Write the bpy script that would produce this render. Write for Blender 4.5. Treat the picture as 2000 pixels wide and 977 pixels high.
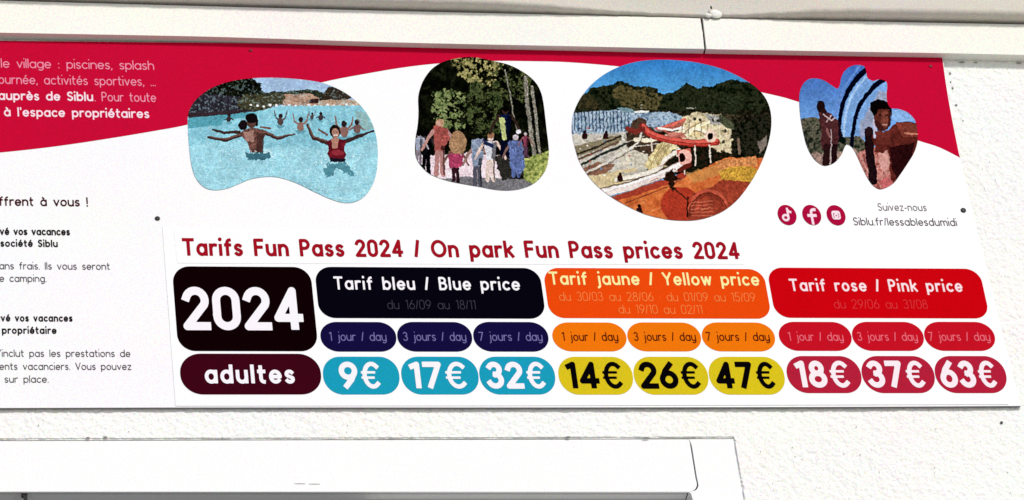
import bpy, bmesh, math, random
import numpy as np
from mathutils import Matrix, Vector
R = math.radians
random.seed(7)
for o in list(bpy.data.objects): bpy.data.objects.remove(o)
S = bpy.context.scene

# ---------------------------------------------------------------- camera
# wall plane: X runs right along the wall, Z up, -Y comes out of the wall
F = 7937.0; PX, PY = 1000.0, 488.5; DIST = 6.75
vh = np.array([41500 - PX, 755 - PY, F]); vh /= np.linalg.norm(vh)
vv = np.array([-484 - PX, -10337 - PY, F]); vv /= np.linalg.norm(vv)
vv -= vh * vh.dot(vv); vv /= np.linalg.norm(vv)
vn = np.cross(vh, vv)                       # out of the wall, in camera axes (x right, y down, z ahead)
W = np.array([vh, -vn, vv])                 # world = W @ cam
CX, CY, CZ = W @ np.array([1, 0, 0]), W @ np.array([0, 1, 0]), W @ np.array([0, 0, 1])
CH = 5.2                                    # height of the picture's centre above the ground
CAM = np.array([0, 0, CH]) - CZ * DIST
cam = bpy.data.cameras.new('camera'); co = bpy.data.objects.new('camera', cam)
S.collection.objects.link(co); S.camera = co
cam.sensor_width = 36; cam.lens = F / 2000 * 36; cam.clip_start = 0.05; cam.clip_end = 500
m = Matrix.Identity(4)
for i in range(3):
    m[i][0] = CX[i]; m[i][1] = -CY[i]; m[i][2] = -CZ[i]; m[i][3] = CAM[i]
co.matrix_world = m

# ---------------------------------------------------------------- sky, sun, exposure
SUN_EL, SUN_AZ = 38, -26
w = bpy.data.worlds.new('World'); S.world = w; w.use_nodes = True
nt = w.node_tree; bg = nt.nodes['Background']; sky = nt.nodes.new('ShaderNodeTexSky')
sky.sky_type = 'NISHITA'; sky.sun_disc = False; sky.sun_elevation = R(SUN_EL); sky.sun_rotation = R(180 + SUN_AZ)
nt.links.new(sky.outputs[0], bg.inputs[0]); bg.inputs[1].default_value = 0.10
sl = bpy.data.lights.new('sun', 'SUN'); sl.energy = 2.6; sl.angle = R(9); sl.color = (1, .965, .91)
so = bpy.data.objects.new('sun', sl); S.collection.objects.link(so)
sd = Vector((-math.sin(R(SUN_AZ)) * math.cos(R(SUN_EL)), -math.cos(R(SUN_AZ)) * math.cos(R(SUN_EL)), math.sin(R(SUN_EL))))
so.rotation_euler = sd.to_track_quat('Z', 'Y').to_euler(); so.location = (0, -4, 9)
S.view_settings.view_transform = 'Standard'; S.view_settings.look = 'None'; S.view_settings.gamma = 1
S.view_settings.exposure = 0.19

# ---------------------------------------------------------------- helpers
def P(x, y, d=0.0):
    """point of the photograph -> place on the plane d metres in front of the wall face"""
    r = W @ np.array([(x - PX), (y - PY), F])
    t = (-d - CAM[1]) / r[1]
    q = CAM + r * t
    return (float(q[0]), float(-d), float(q[2]))
def UVW(x, y): q = P(x, y); return q[0], q[2]

def s2l(c):
    c = c / 255.0
    return c / 12.92 if c <= .04045 else ((c + .055) / 1.055) ** 2.4
def C(r, g, b, k=.82): return (s2l(r) * k, s2l(g) * k, s2l(b) * k)

def mat(name, col, rough=.6, grain=.0, grain_scale=900., bump=0., bump_scale=300., spec=.3, blotch=0., speck=0.):
    m = bpy.data.materials.new(name); m.use_nodes = True; t = m.node_tree; N = t.nodes; L = t.links
    b = N['Principled BSDF']; b.inputs['Roughness'].default_value = rough
    b.inputs['Specular IOR Level'].default_value = spec
    g = N.new('ShaderNodeNewGeometry')
    base = N.new('ShaderNodeRGB'); base.outputs[0].default_value = (*col, 1); out = base.outputs[0]
    def mul(out, fac_sock):
        x = N.new('ShaderNodeVectorMath'); x.operation = 'MULTIPLY'
        L.new(out, x.inputs[0]); L.new(fac_sock, x.inputs[1]); return x.outputs[0]
    def rng(sock, lo, hi, a=0., bb=1.):
        r = N.new('ShaderNodeMapRange'); r.inputs[1].default_value = a; r.inputs[2].default_value = bb
        r.inputs[3].default_value = lo; r.inputs[4].default_value = hi; L.new(sock, r.inputs[0]); return r.outputs[0]
    if grain:
        n = N.new('ShaderNodeTexNoise'); n.inputs['Scale'].default_value = grain_scale; n.inputs['Detail'].default_value = 1
        L.new(g.outputs['Position'], n.inputs['Vector'])
        x = N.new('ShaderNodeVectorMath'); x.operation = 'MULTIPLY_ADD'   # coloured fine grain
        L.new(n.outputs['Color'], x.inputs[0]); x.inputs[1].default_value = (grain * 4,) * 3; x.inputs[2].default_value = (1 - grain * 2,) * 3
        out = mul(out, x.outputs[0])
    if blotch:
        n = N.new('ShaderNodeTexNoise'); n.inputs['Scale'].default_value = 5; n.inputs['Detail'].default_value = 4
        L.new(g.outputs['Position'], n.inputs['Vector'])
        x = N.new('ShaderNodeVectorMath'); x.operation = 'MULTIPLY_ADD'
        L.new(n.outputs['Color'], x.inputs[0]); x.inputs[1].default_value = (blotch * 2,) * 3; x.inputs[2].default_value = (1 - blotch,) * 3
        out = mul(out, x.outputs[0])
    if speck:
        n = N.new('ShaderNodeTexNoise'); n.inputs['Scale'].default_value = 260; n.inputs['Detail'].default_value = 3
        L.new(g.outputs['Position'], n.inputs['Vector'])
        out = mul(out, rng(n.outputs['Fac'], 1, 1 - speck, .60, .72))
    L.new(out, b.inputs['Base Color'])
    if bump:
        n = N.new('ShaderNodeTexNoise'); n.inputs['Scale'].default_value = bump_scale; n.inputs['Detail'].default_value = 4
        n.inputs['Roughness'].default_value = .6
        L.new(g.outputs['Position'], n.inputs['Vector'])
        bp = N.new('ShaderNodeBump'); bp.inputs['Strength'].default_value = 1; bp.inputs['Distance'].default_value = bump
        L.new(n.outputs['Fac'], bp.inputs['Height']); L.new(bp.outputs[0], b.inputs['Normal'])
    return m

_pm = {}
def ink(r, g, b, grain=.05):
    k = (r, g, b, grain)
    if k not in _pm: _pm[k] = mat('print_ink', C(r, g, b), .8, grain=grain * 2.0, grain_scale=520, spec=0., blotch=.04)
    return _pm[k]

def link(name, me, m=None, parent=None, label=None, cat=None, kind=None, group=None):
    o = bpy.data.objects.new(name, me); S.collection.objects.link(o)
    if m is not None:
        for q in (m if isinstance(m, (list, tuple)) else [m]): me.materials.append(q)
    if parent: o.parent = parent
    if label: o['label'] = label
    if cat: o['category'] = cat
    if kind: o['kind'] = kind
    if group: o['group'] = group
    return o
def thing(name, label, cat, loc=(0, 0, 0)):
    o = bpy.data.objects.new(name, None); S.collection.objects.link(o)
    o['label'] = label; o['category'] = cat; o.empty_display_size = .05
    return o
def mesh(name, v, f, smooth=False):
    me = bpy.data.meshes.new(name); me.from_pydata(v, [], f); me.update()
    if smooth: me.polygons.foreach_set('use_smooth', [True] * len(me.polygons))
    return me

def plate(name, pts, d0, d1, m, parent=None, bevel=0, edge_mat=None, smooth=False, **k):
    """solid plate whose outline is a list of (X, Z) wall coordinates, from depth d0 (back) to d1 (front)"""
    area = sum(pts[i][0] * pts[(i + 1) % len(pts)][1] - pts[(i + 1) % len(pts)][0] * pts[i][1] for i in range(len(pts)))
    if area < 0: pts = pts[::-1]
    bm = bmesh.new()
    fr = [bm.verts.new((x, -d1, z)) for x, z in pts]; bk = [bm.verts.new((x, -d0, z)) for x, z in pts]
    f = bm.faces.new(fr); bm.faces.new(bk[::-1]); n = len(pts)
    for i in range(n):
        j = (i + 1) % n
        q = bm.faces.new((fr[j], fr[i], bk[i], bk[j])); q.material_index = 1 if edge_mat else 0
    if bevel:
        bmesh.ops.bevel(bm, geom=[e for e in f.edges], offset=bevel, segments=3, affect='EDGES', profile=.5)
    bmesh.ops.recalc_face_normals(bm, faces=bm.faces)
    bmesh.ops.triangulate(bm, faces=[q for q in bm.faces if len(q.verts) > 4])
    me = bpy.data.meshes.new(name); bm.to_mesh(me); bm.free()
    return link(name, me, [m, edge_mat] if edge_mat else m, parent, **k)

def sheet(name, pts, d, m, parent=None, **k):
    """flat print: one layer of ink on the board, outline in (X, Z)"""
    area = sum(pts[i][0] * pts[(i + 1) % len(pts)][1] - pts[(i + 1) % len(pts)][0] * pts[i][1] for i in range(len(pts)))
    if area < 0: pts = pts[::-1]
    bm = bmesh.new(); f = bm.faces.new([bm.verts.new((x, -d, z)) for x, z in pts])
    f.normal_update()
    bmesh.ops.triangulate(bm, faces=[f])
    me = bpy.data.meshes.new(name); bm.to_mesh(me); bm.free()
    return link(name, me, m, parent, **k)

def smooth(pts, n=6, closed=True):
    """Catmull-Rom through the points"""
    out = []; N = len(pts)
    for i in range(N if closed else N - 1):
        g = (lambda k: pts[k % N]) if closed else (lambda k: pts[min(max(k, 0), N - 1)])
        p0, p1, p2, p3 = [np.array(g(i + a), float) for a in (-1, 0, 1, 2)]
        for k in range(n):
            t = k / n
            out.append(tuple(.5 * (2 * p1 + (p2 - p0) * t + (2 * p0 - 5 * p1 + 4 * p2 - p3) * t * t + (3 * p1 - p0 - 3 * p2 + p3) * t ** 3)))
    if not closed: out.append(tuple(pts[-1]))
    return out
def px(pts, d=0): return [(P(x, y, d)[0], P(x, y, d)[2]) for x, y in pts]

# ---------------------------------------------------------------- stroke lettering
def A(cx, cy, rx, ry, a0, a1, n=None):
    n = n or max(4, int(abs(a1 - a0) / 15))
    return [(cx + rx * math.cos(R(a0 + (a1 - a0) * i / n)), cy + ry * math.sin(R(a0 + (a1 - a0) * i / n))) for i in range(n + 1)]
X = .66
bowl = A(.29, .33, .29, .33, 0, 360)
def dot(x, y): return [(x, y), (x + .001, y)]
G = {
 'a': (.58, [bowl, [(.58, X), (.58, 0)]]), 'b': (.58, [bowl, [(0, 1), (0, 0)]]), 'c': (.5, [A(.29, .33, .29, .33, 48, 312)]),
 'd': (.58, [bowl, [(.58, 1), (.58, 0)]]), 'e': (.58, [[(0, .33), (.58, .33)] + A(.29, .33, .29, .33, 0, 318)]),
 'f': (.34, [[(.12, 0), (.12, .78)] + A(.32, .78, .2, .22, 180, 90), [(0, X), (.32, X)]]),
 'g': (.58, [bowl, [(.58, X), (.58, 0)] + A(.3, 0, .28, .28, 0, -130)]),
 'h': (.54, [[(0, 1), (0, 0)], A(.27, .37, .27, .29, 180, 0) + [(.54, 0)]]),
 'i': (.0, [[(0, X - .02), (0, 0)], dot(0, 1.04)]), 'j': (.14, [[(.14, X), (.14, -.1)] + A(-.04, -.1, .18, .2, 0, -80), dot(.14, 1.04)]),
 'k': (.5, [[(0, 1), (0, 0)], [(.46, X), (.02, .3)], [(.16, .42), (.5, 0)]]), 'l': (.0, [[(0, 1), (0, 0)]]),
 'm': (.86, [[(0, X), (0, 0)], A(.215, .41, .215, .25, 180, 0) + [(.43, 0)], A(.645, .41, .215, .25, 180, 0) + [(.86, 0)]]),
 'n': (.54, [[(0, X), (0, 0)], A(.27, .37, .27, .29, 180, 0) + [(.54, 0)]]), 'o': (.58, [bowl]),
 'p': (.58, [bowl, [(0, X), (0, -.3)]]), 'r': (.34, [[(0, X), (0, 0)], A(.27, .37, .27, .29, 180, 68)]),
 's': (.42, [A(.21, .495, .19, .165, 35, 200) + [(.1, .38), (.3, .29)] + A(.21, .17, .2, .17, 30, -150)]),
 't': (.34, [[(.12, .95), (.12, .2)] + A(.3, .2, .18, .2, 180, 270), [(0, X), (.33, X)]]),
 'u': (.54, [[(0, X), (0, .28)] + A(.27, .28, .27, .28, 180, 360), [(.54, X), (.54, 0)]]),
 'v': (.52, [[(0, X), (.26, 0), (.52, X)]]), 'w': (.8, [[(0, X), (.2, 0), (.4, X), (.6, 0), (.8, X)]]),
 'y': (.54, [[(0, X), (0, .28)] + A(.27, .28, .27, .28, 180, 360), [(.54, X), (.54, 0)] + A(.27, -.03, .27, .25, 0, -130)]),
 'z': (.46, [[(0, X), (.46, X), (0, 0), (.46, 0)]]),
 'T': (.66, [[(0, 1), (.66, 1)], [(.33, 1), (.33, 0)]]), 'F': (.5, [[(.5, 1), (0, 1), (0, 0)], [(0, .52), (.44, .52)]]),
 'P': (.54, [[(0, 0), (0, 1), (.27, 1)] + A(.27, .73, .27, .27, 90, -90) + [(0, .46)]]),
 'O': (.92, [A(.46, .5, .46, .5, 0, 360)]),
 'B': (.56, [[(0, 0), (0, 1), (.26, 1)] + A(.26, .77, .24, .23, 90, -90) + [(0, .54)], [(.26, .54)] + A(.28, .27, .28, .27, 90, -90) + [(0, 0)]]),
 'Y': (.66, [[(0, 1), (.33, .45), (.66, 1)], [(.33, .45), (.33, 0)]]), 'I': (0, [[(0, 1), (0, 0)]]),
 'S': (.52, [A(.27, .75, .24, .25, 30, 205) + [(.12, .57), (.4, .44)] + A(.26, .25, .26, .25, 35, -150)]),
 'V': (.66, [[(0, 1), (.33, 0), (.66, 1)]]),
 '0': (.54, [[(0, .38)] + A(.27, .73, .27, .27, 180, 0) + A(.27, .27, .27, .27, 0, -180)]),
 '1': (.22, [[(0, .9), (.2, 1), (.2, 0)]]),
 '2': (.54, [A(.27, .73, .26, .27, 165, -28) + [(0, 0), (.56, 0)]]),
 '3': (.52, [A(.25, .76, .23, .24, 150, -80), A(.25, .27, .27, .27, 85, -155)]),
 '4': (.6, [[(.44, 0), (.44, 1), (0, .24), (.6, .24)]]),
 '5': (.52, [[(.48, 1), (.08, 1), (.04, .56)] + A(.25, .31, .27, .31, 125, -150)]),
 '6': (.56, [A(.28, .3, .28, .3, 0, 360), [(.03, .4), (.16, .7), (.4, 1)]]),
 '7': (.52, [[(0, 1), (.52, 1), (.16, 0)]]),
 '8': (.54, [A(.27, .77, .20, .23, 0, 360), A(.27, .27, .27, .27, 0, 360)]),
 '9': (.56, [A(.28, .7, .28, .3, 0, 360), [(.53, .6), (.4, .3), (.16, 0)]]),
 '€': (.66, [('w', .8)] + [A(.42, .5, .32, .5, 48, 312), [('w', .45), (.0, .615), (.52, .615)], [('w', .45), (.0, .40), (.48, .40)]]),
 '/': (.22, [[(0, 0), (.22, 1)]]), ':': (0, [dot(0, .03), dot(0, .52)]), '.': (0, [dot(0, .0)]), ',': (.03, [[(.05, .03), (0, -.13)]]),
 '!': (0, [[(0, 1), (0, .3)], dot(0, 0)]), "'": (0, [[(0, 1), (0, .82)]]), '-': (.26, [[(0, .34), (.26, .34)]]), '·': (0, [dot(0, .4)]),
}
for ch, b, st in (('é', 'e', [(.24, .84), (.38, .98)]), ('è', 'e', [(.34, .84), (.2, .98)]), ('à', 'a', [(.34, .84), (.2, .98)])):
    G[ch] = (G[b][0], G[b][1] + [st])

_gc = {}
def glyph(ch, w, res, kx=1.):
    """solid outline of one character: distance field of its strokes, then marching squares"""
    key = (ch, round(w, 3), res, kx)
    if key in _gc: return _gc[key]
    segs = []
    w0 = w; wk = 1.
    for st in G[ch][1]:
        if st[0] == 'w': wk = st[1]; continue
        w = w0 * wk
        if st[0][0] == 'w': w = w0 * st[0][1]; st = st[1:]
        pts = [(w0 / 2 + x * kx, w / 2 + y * (1 - w)) for x, y in st]
        closed = math.dist(pts[0], pts[-1]) < 1e-3 and len(pts) > 3
        isdot = len(pts) == 2 and math.dist(pts[0], pts[1]) < .01
        if isdot:
            pts = [(pts[0][0], pts[0][1] - w * .04), (pts[0][0], pts[0][1] + w * .04)]
        for i in range(len(pts) - 1):
            a, b = np.array(pts[i]), np.array(pts[i + 1]); c0 = c1 = False
            if not closed and not isdot:
                dr = (b - a) / (np.linalg.norm(b - a) + 1e-9)
                if i == 0: a = a - dr * w * .42; c0 = True
                if i == len(pts) - 2: b = b + dr * w * .42; c1 = True
            segs.append((a, b, c0, c1, .56 * w if isdot else .5 * w))
    h = 1 / res; w = w0
    allp = np.array([s[0] for s in segs] + [s[1] for s in segs])
    lo = allp.min(0) - w * .7 - 2 * h; hi = allp.max(0) + w * .7 + 2 * h
    nx, ny = int((hi[0] - lo[0]) / h) + 2, int((hi[1] - lo[1]) / h) + 2
    gx = lo[0] + np.arange(nx) * h; gy = lo[1] + np.arange(ny) * h
    XX, YY = np.meshgrid(gx, gy)
    D = np.full(XX.shape, 9.)
    for a, b, c0, c1, rad in segs:
        d = b - a; L2 = d.dot(d) + 1e-12
        t = ((XX - a[0]) * d[0] + (YY - a[1]) * d[1]) / L2
        tc = np.clip(t, 0, 1)
        dd = np.hypot(XX - a[0] - tc * d[0], YY - a[1] - tc * d[1]) - rad
        Ln = math.sqrt(L2)
        if c0: dd = np.maximum(dd, -t * Ln)
        if c1: dd = np.maximum(dd, (t - 1) * Ln)
        D = np.minimum(D, dd)
    V = {}; vl = []; fl = []
    def vert(k, p):
        if k not in V: V[k] = len(vl); vl.append(p)
        return V[k]
    def corner(i, j): return vert((i, j, 'c'), (gx[i], gy[j]))
    def edge(i, j, i2, j2):
        k = (i, j, i2, j2) if (i, j) < (i2, j2) else (i2, j2, i, j)
        a, b = D[k[1], k[0]], D[k[3], k[2]]; t = a / (a - b)
        return vert(k, (gx[k[0]] + t * (gx[k[2]] - gx[k[0]]), gy[k[1]] + t * (gy[k[3]] - gy[k[1]])))
    ins = D < 0
    for j in range(ny - 1):
        run = None
        for i in range(nx - 1):
            cs = [(i, j), (i + 1, j), (i + 1, j + 1), (i, j + 1)]
            s = [ins[c[1], c[0]] for c in cs]
            if all(s):
                if run is None: run = i
                continue
            if run is not None:
                fl.append((corner(run, j), corner(i, j), corner(i, j + 1), corner(run, j + 1))); run = None
            if not any(s): continue
            poly = []
            for k in range(4):
                a, b = cs[k], cs[(k + 1) % 4]
                if s[k]: poly.append(corner(*a))
                if s[k] != s[(k + 1) % 4]: poly.append(edge(*a, *b))
            if len(poly) >= 3: fl.append(tuple(poly))
    _gc[key] = (np.array(vl), fl)
    return _gc[key]

def text(s, x0, x1, yb, cap, wt, d, m, parent, res=None, prefix='', name='lettering', track=.11, label=None):
    """one printed line; x0..x1 and the baseline yb (at x0) and cap height as seen, laid out level on the board"""
    res = res or (20 if cap < 22 else 30 if cap < 40 else 48)
    a = P(x0, yb, d); b = P(x1, yb + (x1 - x0) * (755 - yb) / 41500, d); top = P(x0, yb - cap, d)
    sz = top[2] - a[2]; ux = cap * (b[0] - a[0]) / (x1 - x0)
    fixed = sum(0 if c == ' ' else wt + track for c in s) - track
    var = sum(.56 if c == ' ' else G[c][0] for c in s)
    kx = ((x1 - x0) / cap - fixed) / var
    if kx < .75: track -= (.75 - kx) * var / len(s); kx = .75
    if kx > 1.3: track += (kx - 1.3) * var / len(s); kx = 1.3
    kx = round(kx, 2)
    adv = lambda ch: (.56 * kx + track) if ch == ' ' else G[ch][0] * kx + wt + track
    tot = sum(adv(c) for c in s) - track
    f0 = (x1 - x0) / cap / tot
    pen = -sum(adv(c) for c in prefix)
    vs, fs = [], []
    for ch in prefix + s:
        if ch != ' ':
            v, f = glyph(ch, wt, res, kx); off = len(vs)
            vs += [(a[0] + (pen * f0 + q[0]) * ux, -d, a[2] + q[1] * sz) for q in v]
            fs += [tuple(off + i for i in p) for p in f]
        pen += adv(ch)
    return link(name, mesh(name, vs, fs), m, parent, label=label)

# ---------------------------------------------------------------- little painter for the printed pictures
class Pic:
    def __init__(s, w, h, ox, oy, sc, k=.5):
        s.w, s.h, s.k, s.ox, s.oy, s.sc = int(w * k), int(h * k), k, ox, oy, sc
        s.a = np.zeros((s.h, s.w, 3)); s.yy, s.xx = np.mgrid[0:s.h, 0:s.w]; s.yy = s.yy / k; s.xx = s.xx / k; s.seed = 1
        s.W0, s.H0 = w, h
    def nz(s, cell): s.seed += 7; return fbm(s.h, s.w, cell * s.k, s.seed)
    def pmask(s, pts, rough=0, cell=20):
        xx, yy = s.xx, s.yy
        if rough:
            xx = xx + (s.nz(cell) - .5) * rough * 2; yy = yy + (s.nz(cell) - .5) * rough * 2
        m = np.zeros(xx.shape, bool); n = len(pts)
        for i in range(n):
            x1, y1 = pts[i]; x2, y2 = pts[(i + 1) % n]
            if y1 == y2: continue
            c = (y1 > yy) != (y2 > yy)
            m ^= c & (xx < (x2 - x1) * (yy - y1) / (y2 - y1) + x1)
        return m
    def put(s, m, col, amp=0, cell=8, cols=None, a=1.):
        if cols is not None:
            n = s.nz(cell); n = .5 + (n - .5) * 1.25 + (np.random.RandomState(s.seed).rand(s.h, s.w) - .5) * amp * .45
            n = np.clip(n, 0, .999) * (len(cols) - 1); i = n.astype(int); f = (n - i)[..., None]
            cc = np.array(cols, float); v = cc[i] * (1 - f) + cc[i + 1] * f
        else:
            v = np.ones(s.a.shape) * np.array(col, float)
            if amp: v = v * (1 + amp * 2 * (s.nz(cell)[..., None] - .5))
        al = m.astype(float)[..., None] * a
        s.a = s.a * (1 - al) + v * al
    def poly(s, pts, col, rough=0, amp=.12, cell=8, rc=20, cols=None, a=1., holes=0):
        m = s.pmask(pts, rough, rc)
        if rough >= 8 and cols is not None: m = s.pmask(pts, rough, rc) | (m & s.pmask(pts, rough * .6, 9))
        if holes: m &= s.nz(34) * .6 + s.nz(12) * .4 > holes
        s.put(m, col, amp, cell, cols, a)
    def rect(s, x0, y0, x1, y1, col, **k): s.poly([(x0, y0), (x1, y0), (x1, y1), (x0, y1)], col, **k)
    def ell(s, cx, cy, rx, ry, col, amp=.12, cell=8, cols=None, a=1., rough=0):
        n = (s.nz(14) - .5) * rough if rough else 0
        s.put(((s.xx - cx) / rx) ** 2 + ((s.yy - cy) / ry) ** 2 < 1 + n, col, amp, cell, cols, a)
    def line(s, pts, wd, col, amp=.1, a=1., wd2=None):
        m = np.zeros(s.xx.shape, bool); n = len(pts) - 1
        for i in range(n):
            (x1, y1), (x2, y2) = pts[i], pts[i + 1]; dx, dy = x2 - x1, y2 - y1
            t = np.clip(((s.xx - x1) * dx + (s.yy - y1) * dy) / (dx * dx + dy * dy + 1e-9), 0, 1)
            ww = wd if wd2 is None else wd + (wd2 - wd) * (i + t) / n
            m |= np.hypot(s.xx - x1 - t * dx, s.yy - y1 - t * dy) < ww / 2
        s.put(m, col, amp, 8, None, a)
    def person(s, x, y, h, skin, top, bottom, hair=(40, 30, 28), lean=0, arms=None):
        """standing figure, feet at (x, y), height h"""
        s.line([(x - h * .06, y), (x - h * .04 + lean * .5, y - h * .45)], h * .09, bottom); s.line([(x + h * .06, y), (x + h * .04 + lean * .5, y - h * .45)], h * .09, bottom)
        s.poly([(x - h * .09 + lean * .5, y - h * .42), (x + h * .09 + lean * .5, y - h * .42), (x + h * .13 + lean, y - h * .82), (x - h * .13 + lean, y - h * .82)], top, rough=3)
        for sg, a in zip((-1, 1), arms or ((h * .2, -h * .35), (h * .2, -h * .35))):
            s.line([(x + sg * h * .12 + lean, y - h * .79), (x + sg * (h * .12 + a[0] * .5) + lean, y - h * .79 - a[1] * .4), (x + sg * (h * .12 + a[0]) + lean, y - h * .79 - a[1])], h * .07, skin, wd2=h * .045)
        s.poly([(x + h * .02 + lean * .5, y - h * .44), (x + h * .11 + lean * .5, y - h * .44), (x + h * .13 + lean, y - h * .8), (x + h * .04 + lean, y - h * .8)], (14, 12, 14), rough=5, rc=12, a=.5)
        s.line([(x + h * .08, y), (x + h * .07 + lean * .5, y - h * .45)], h * .03, (14, 12, 14), a=.5)
        s.ell(x + lean, y - h * .9, h * .065, h * .085, skin); s.ell(x + lean, y - h * .94, h * .072, h * .065, hair)
    def finish(s, name, grain=.10, seed=3, tex=.26, sat=.88):
        a = s.a; k = s.k
        w1 = (s.nz(16) - .5) * 9 * k + (s.nz(46) - .5) * 8 * k; w2 = (s.nz(16) - .5) * 9 * k + (s.nz(46) - .5) * 8 * k
        Y = np.clip(np.arange(s.h)[:, None] + w1, 0, s.h - 1.001); Xx = np.clip(np.arange(s.w)[None] + w2, 0, s.w - 1.001)
        y0 = Y.astype(int); x0 = Xx.astype(int); fy = (Y - y0)[..., None]; fx = (Xx - x0)[..., None]
        a = (a[y0, x0] * (1 - fx) + a[y0, x0 + 1] * fx) * (1 - fy) + (a[y0 + 1, x0] * (1 - fx) + a[y0 + 1, x0 + 1] * fx) * fy
        lum = 1 + (s.nz(60) - .5) * .14 + (s.nz(12) - .5) * tex
        a = np.clip(a * lum[..., None], 0, 255); gr = a.mean(2, keepdims=True); a = gr + (a - gr) * sat; a = 128 + (a - 128) * 1.16 + 2; a = np.clip(a, 3, 254)
        p = np.pad(a, ((1, 1), (1, 1), (0, 0)), 'edge')
        a = (p[:-2, 1:-1] + p[2:, 1:-1] + p[1:-1, :-2] + p[1:-1, 2:] + 2 * p[1:-1, 1:-1]) / 6
        q = np.pad(a, ((3, 3), (3, 3), (0, 0)), 'edge'); bl = sum(q[3 + i:3 + i + s.h, 3 + j:3 + j + s.w] for i in (-3, 0, 3) for j in (-3, 0, 3)) / 9
        a = a + (a - bl) * .35
        rs = np.random.RandomState(seed); g = rs.randn(s.h // 2 + 1, s.w // 2 + 1, 1) * .8 + rs.randn(s.h // 2 + 1, s.w // 2 + 1, 3) * .35
        g = np.repeat(np.repeat(g, 2, 0), 2, 1)[:s.h, :s.w]
        a = np.clip(a * (1 + grain * .6 * g) + 8 * grain * g, 0, 255) / 255
        l = np.where(a <= .04045, a / 12.92, ((a + .055) / 1.055) ** 2.4) * .82
        img = bpy.data.images.new(name, s.w, s.h, float_buffer=True); img.colorspace_settings.name = 'Non-Color'
        buf = np.ones((s.h, s.w, 4), np.float32); buf[..., :3] = l[::-1]; img.pixels.foreach_set(buf.ravel()); img.update(); img.pack()
        m = bpy.data.materials.new(name); m.use_nodes = True; N = m.node_tree.nodes
        t = N.new('ShaderNodeTexImage'); t.image = img; t.extension = 'EXTEND'
        m.node_tree.links.new(t.outputs[0], N['Principled BSDF'].inputs['Base Color'])
        N['Principled BSDF'].inputs['Roughness'].default_value = .8; N['Principled BSDF'].inputs['Specular IOR Level'].default_value = 0
        return m
    def lay(s, outline, d, m, parent, label):
        pts = smooth(outline, 5); ph = [(s.ox + x / s.sc, s.oy + y / s.sc) for x, y in pts]
        o = sheet('printed_picture', px(ph, d), d, m, parent, label=label); me = o.data
        # map: affine fit from wall coordinates to picture coordinates
        Q = np.array([(*P(x, y, d)[::2], 1) for x, y in ph]); T = np.array([(x / s.W0, 1 - y / s.H0) for x, y in pts])
        K = np.linalg.lstsq(Q, T, rcond=None)[0]
        uv = me.uv_layers.new(name='uv')
        for l in me.loops:
            c = me.vertices[l.vertex_index].co; u = np.array([c.x, c.z, 1]) @ K; uv.data[l.index].uv = (u[0], u[1])
        return o

def vnoise(h, w, cell, seed):
    rs = np.random.RandomState(seed); gh, gw = int(h / cell) + 3, int(w / cell) + 3
    g = rs.rand(gh, gw); y = np.arange(h) / cell; x = np.arange(w) / cell
    yi, xi = y.astype(int), x.astype(int); fy, fx = (y - yi)[:, None], (x - xi)[None]
    fy = fy * fy * (3 - 2 * fy); fx = fx * fx * (3 - 2 * fx)
    a = g[yi][:, xi]; b = g[yi][:, xi + 1]; c = g[yi + 1][:, xi]; e = g[yi + 1][:, xi + 1]
    return (a * (1 - fx) + b * fx) * (1 - fy) + (c * (1 - fx) + e * fx) * fy
def fbm(h, w, cell, seed, o=4):
    r = 0; t = 0
    for i in range(o):
        if cell / 2 ** i < 1: break
        r = r + vnoise(h, w, cell / 2 ** i, seed + i) * .6 ** i; t += .6 ** i
    r = r / t
    return (r - r.min()) / (r.max() - r.min())

# ---------------------------------------------------------------- materials of the place
M = {
 'render': mat('white_rough_render', (.84, .83, .795), .9, grain=.15, grain_scale=420, bump=.0006, bump_scale=500, spec=.1, blotch=.06, speck=.25),
 'smooth_render': mat('white_painted_trim', (.84, .835, .825), .7, grain=.11, grain_scale=450, bump=.0003, bump_scale=400, spec=.1, blotch=.02),
 'fascia': mat('white_painted_fascia', (.81, .788, .725), .7, grain=.14, grain_scale=430, bump=.0003, bump_scale=400, spec=.1, blotch=.07),
 'cream': mat('weathered_cream_render', (.61, .565, .50), .9, grain=.16, grain_scale=400, bump=.0006, bump_scale=380, spec=.1, blotch=.05),
 'panel': mat('board_white', (.80, .79, .80), .4, grain=.13, grain_scale=480, spec=.1, blotch=.05),
 'edge': mat('board_edge', (.20, .20, .20), .7),
 'sticker': mat('sticker_white', (.82, .815, .82), .5, grain=.07, grain_scale=480, spec=.1),
 'sticker_edge': mat('sticker_edge_grime', (.42, .41, .40), .7),
 'red': mat('board_red', C(203, 13, 54), .8, grain=.14, grain_scale=520, spec=.0, blotch=.06),
 'metal': mat('screw_metal', (.03, .03, .026), .5, spec=.3), 'dark': mat('dark_gap', (.02, .018, .016), .8),
 'screwcap': mat('red_screw_cap', C(150, 30, 55), .4), 'groove': mat('grime', (.10, .09, .075), .9, bump=.001, bump_scale=400),  # dark colour for the lip's cavity stands in for its shade
 'grime': mat('grime', (.33, .31, .28), .9), 'glass': mat('dark_glass', (.01, .012, .015), .08, spec=.6), 'pvc': mat('grey_white_frame', (.55, .545, .53), .5, grain=.05, grain_scale=500),
 'ground': mat('pale_paving', (.48, .46, .42), .9, blotch=.1),
}

# ---------------------------------------------------------------- the setting
bm = bmesh.new(); g = 60
bm.faces.new([bm.verts.new(p) for p in ((-g, -g, 0), (g, -g, 0), (g, .3, 0), (-g, .3, 0))])
me = bpy.data.meshes.new('ground'); bm.to_mesh(me); bm.free(); link('ground', me, M['ground'], kind='structure')  # out of view, added to bounce light up onto the undersides

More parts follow.
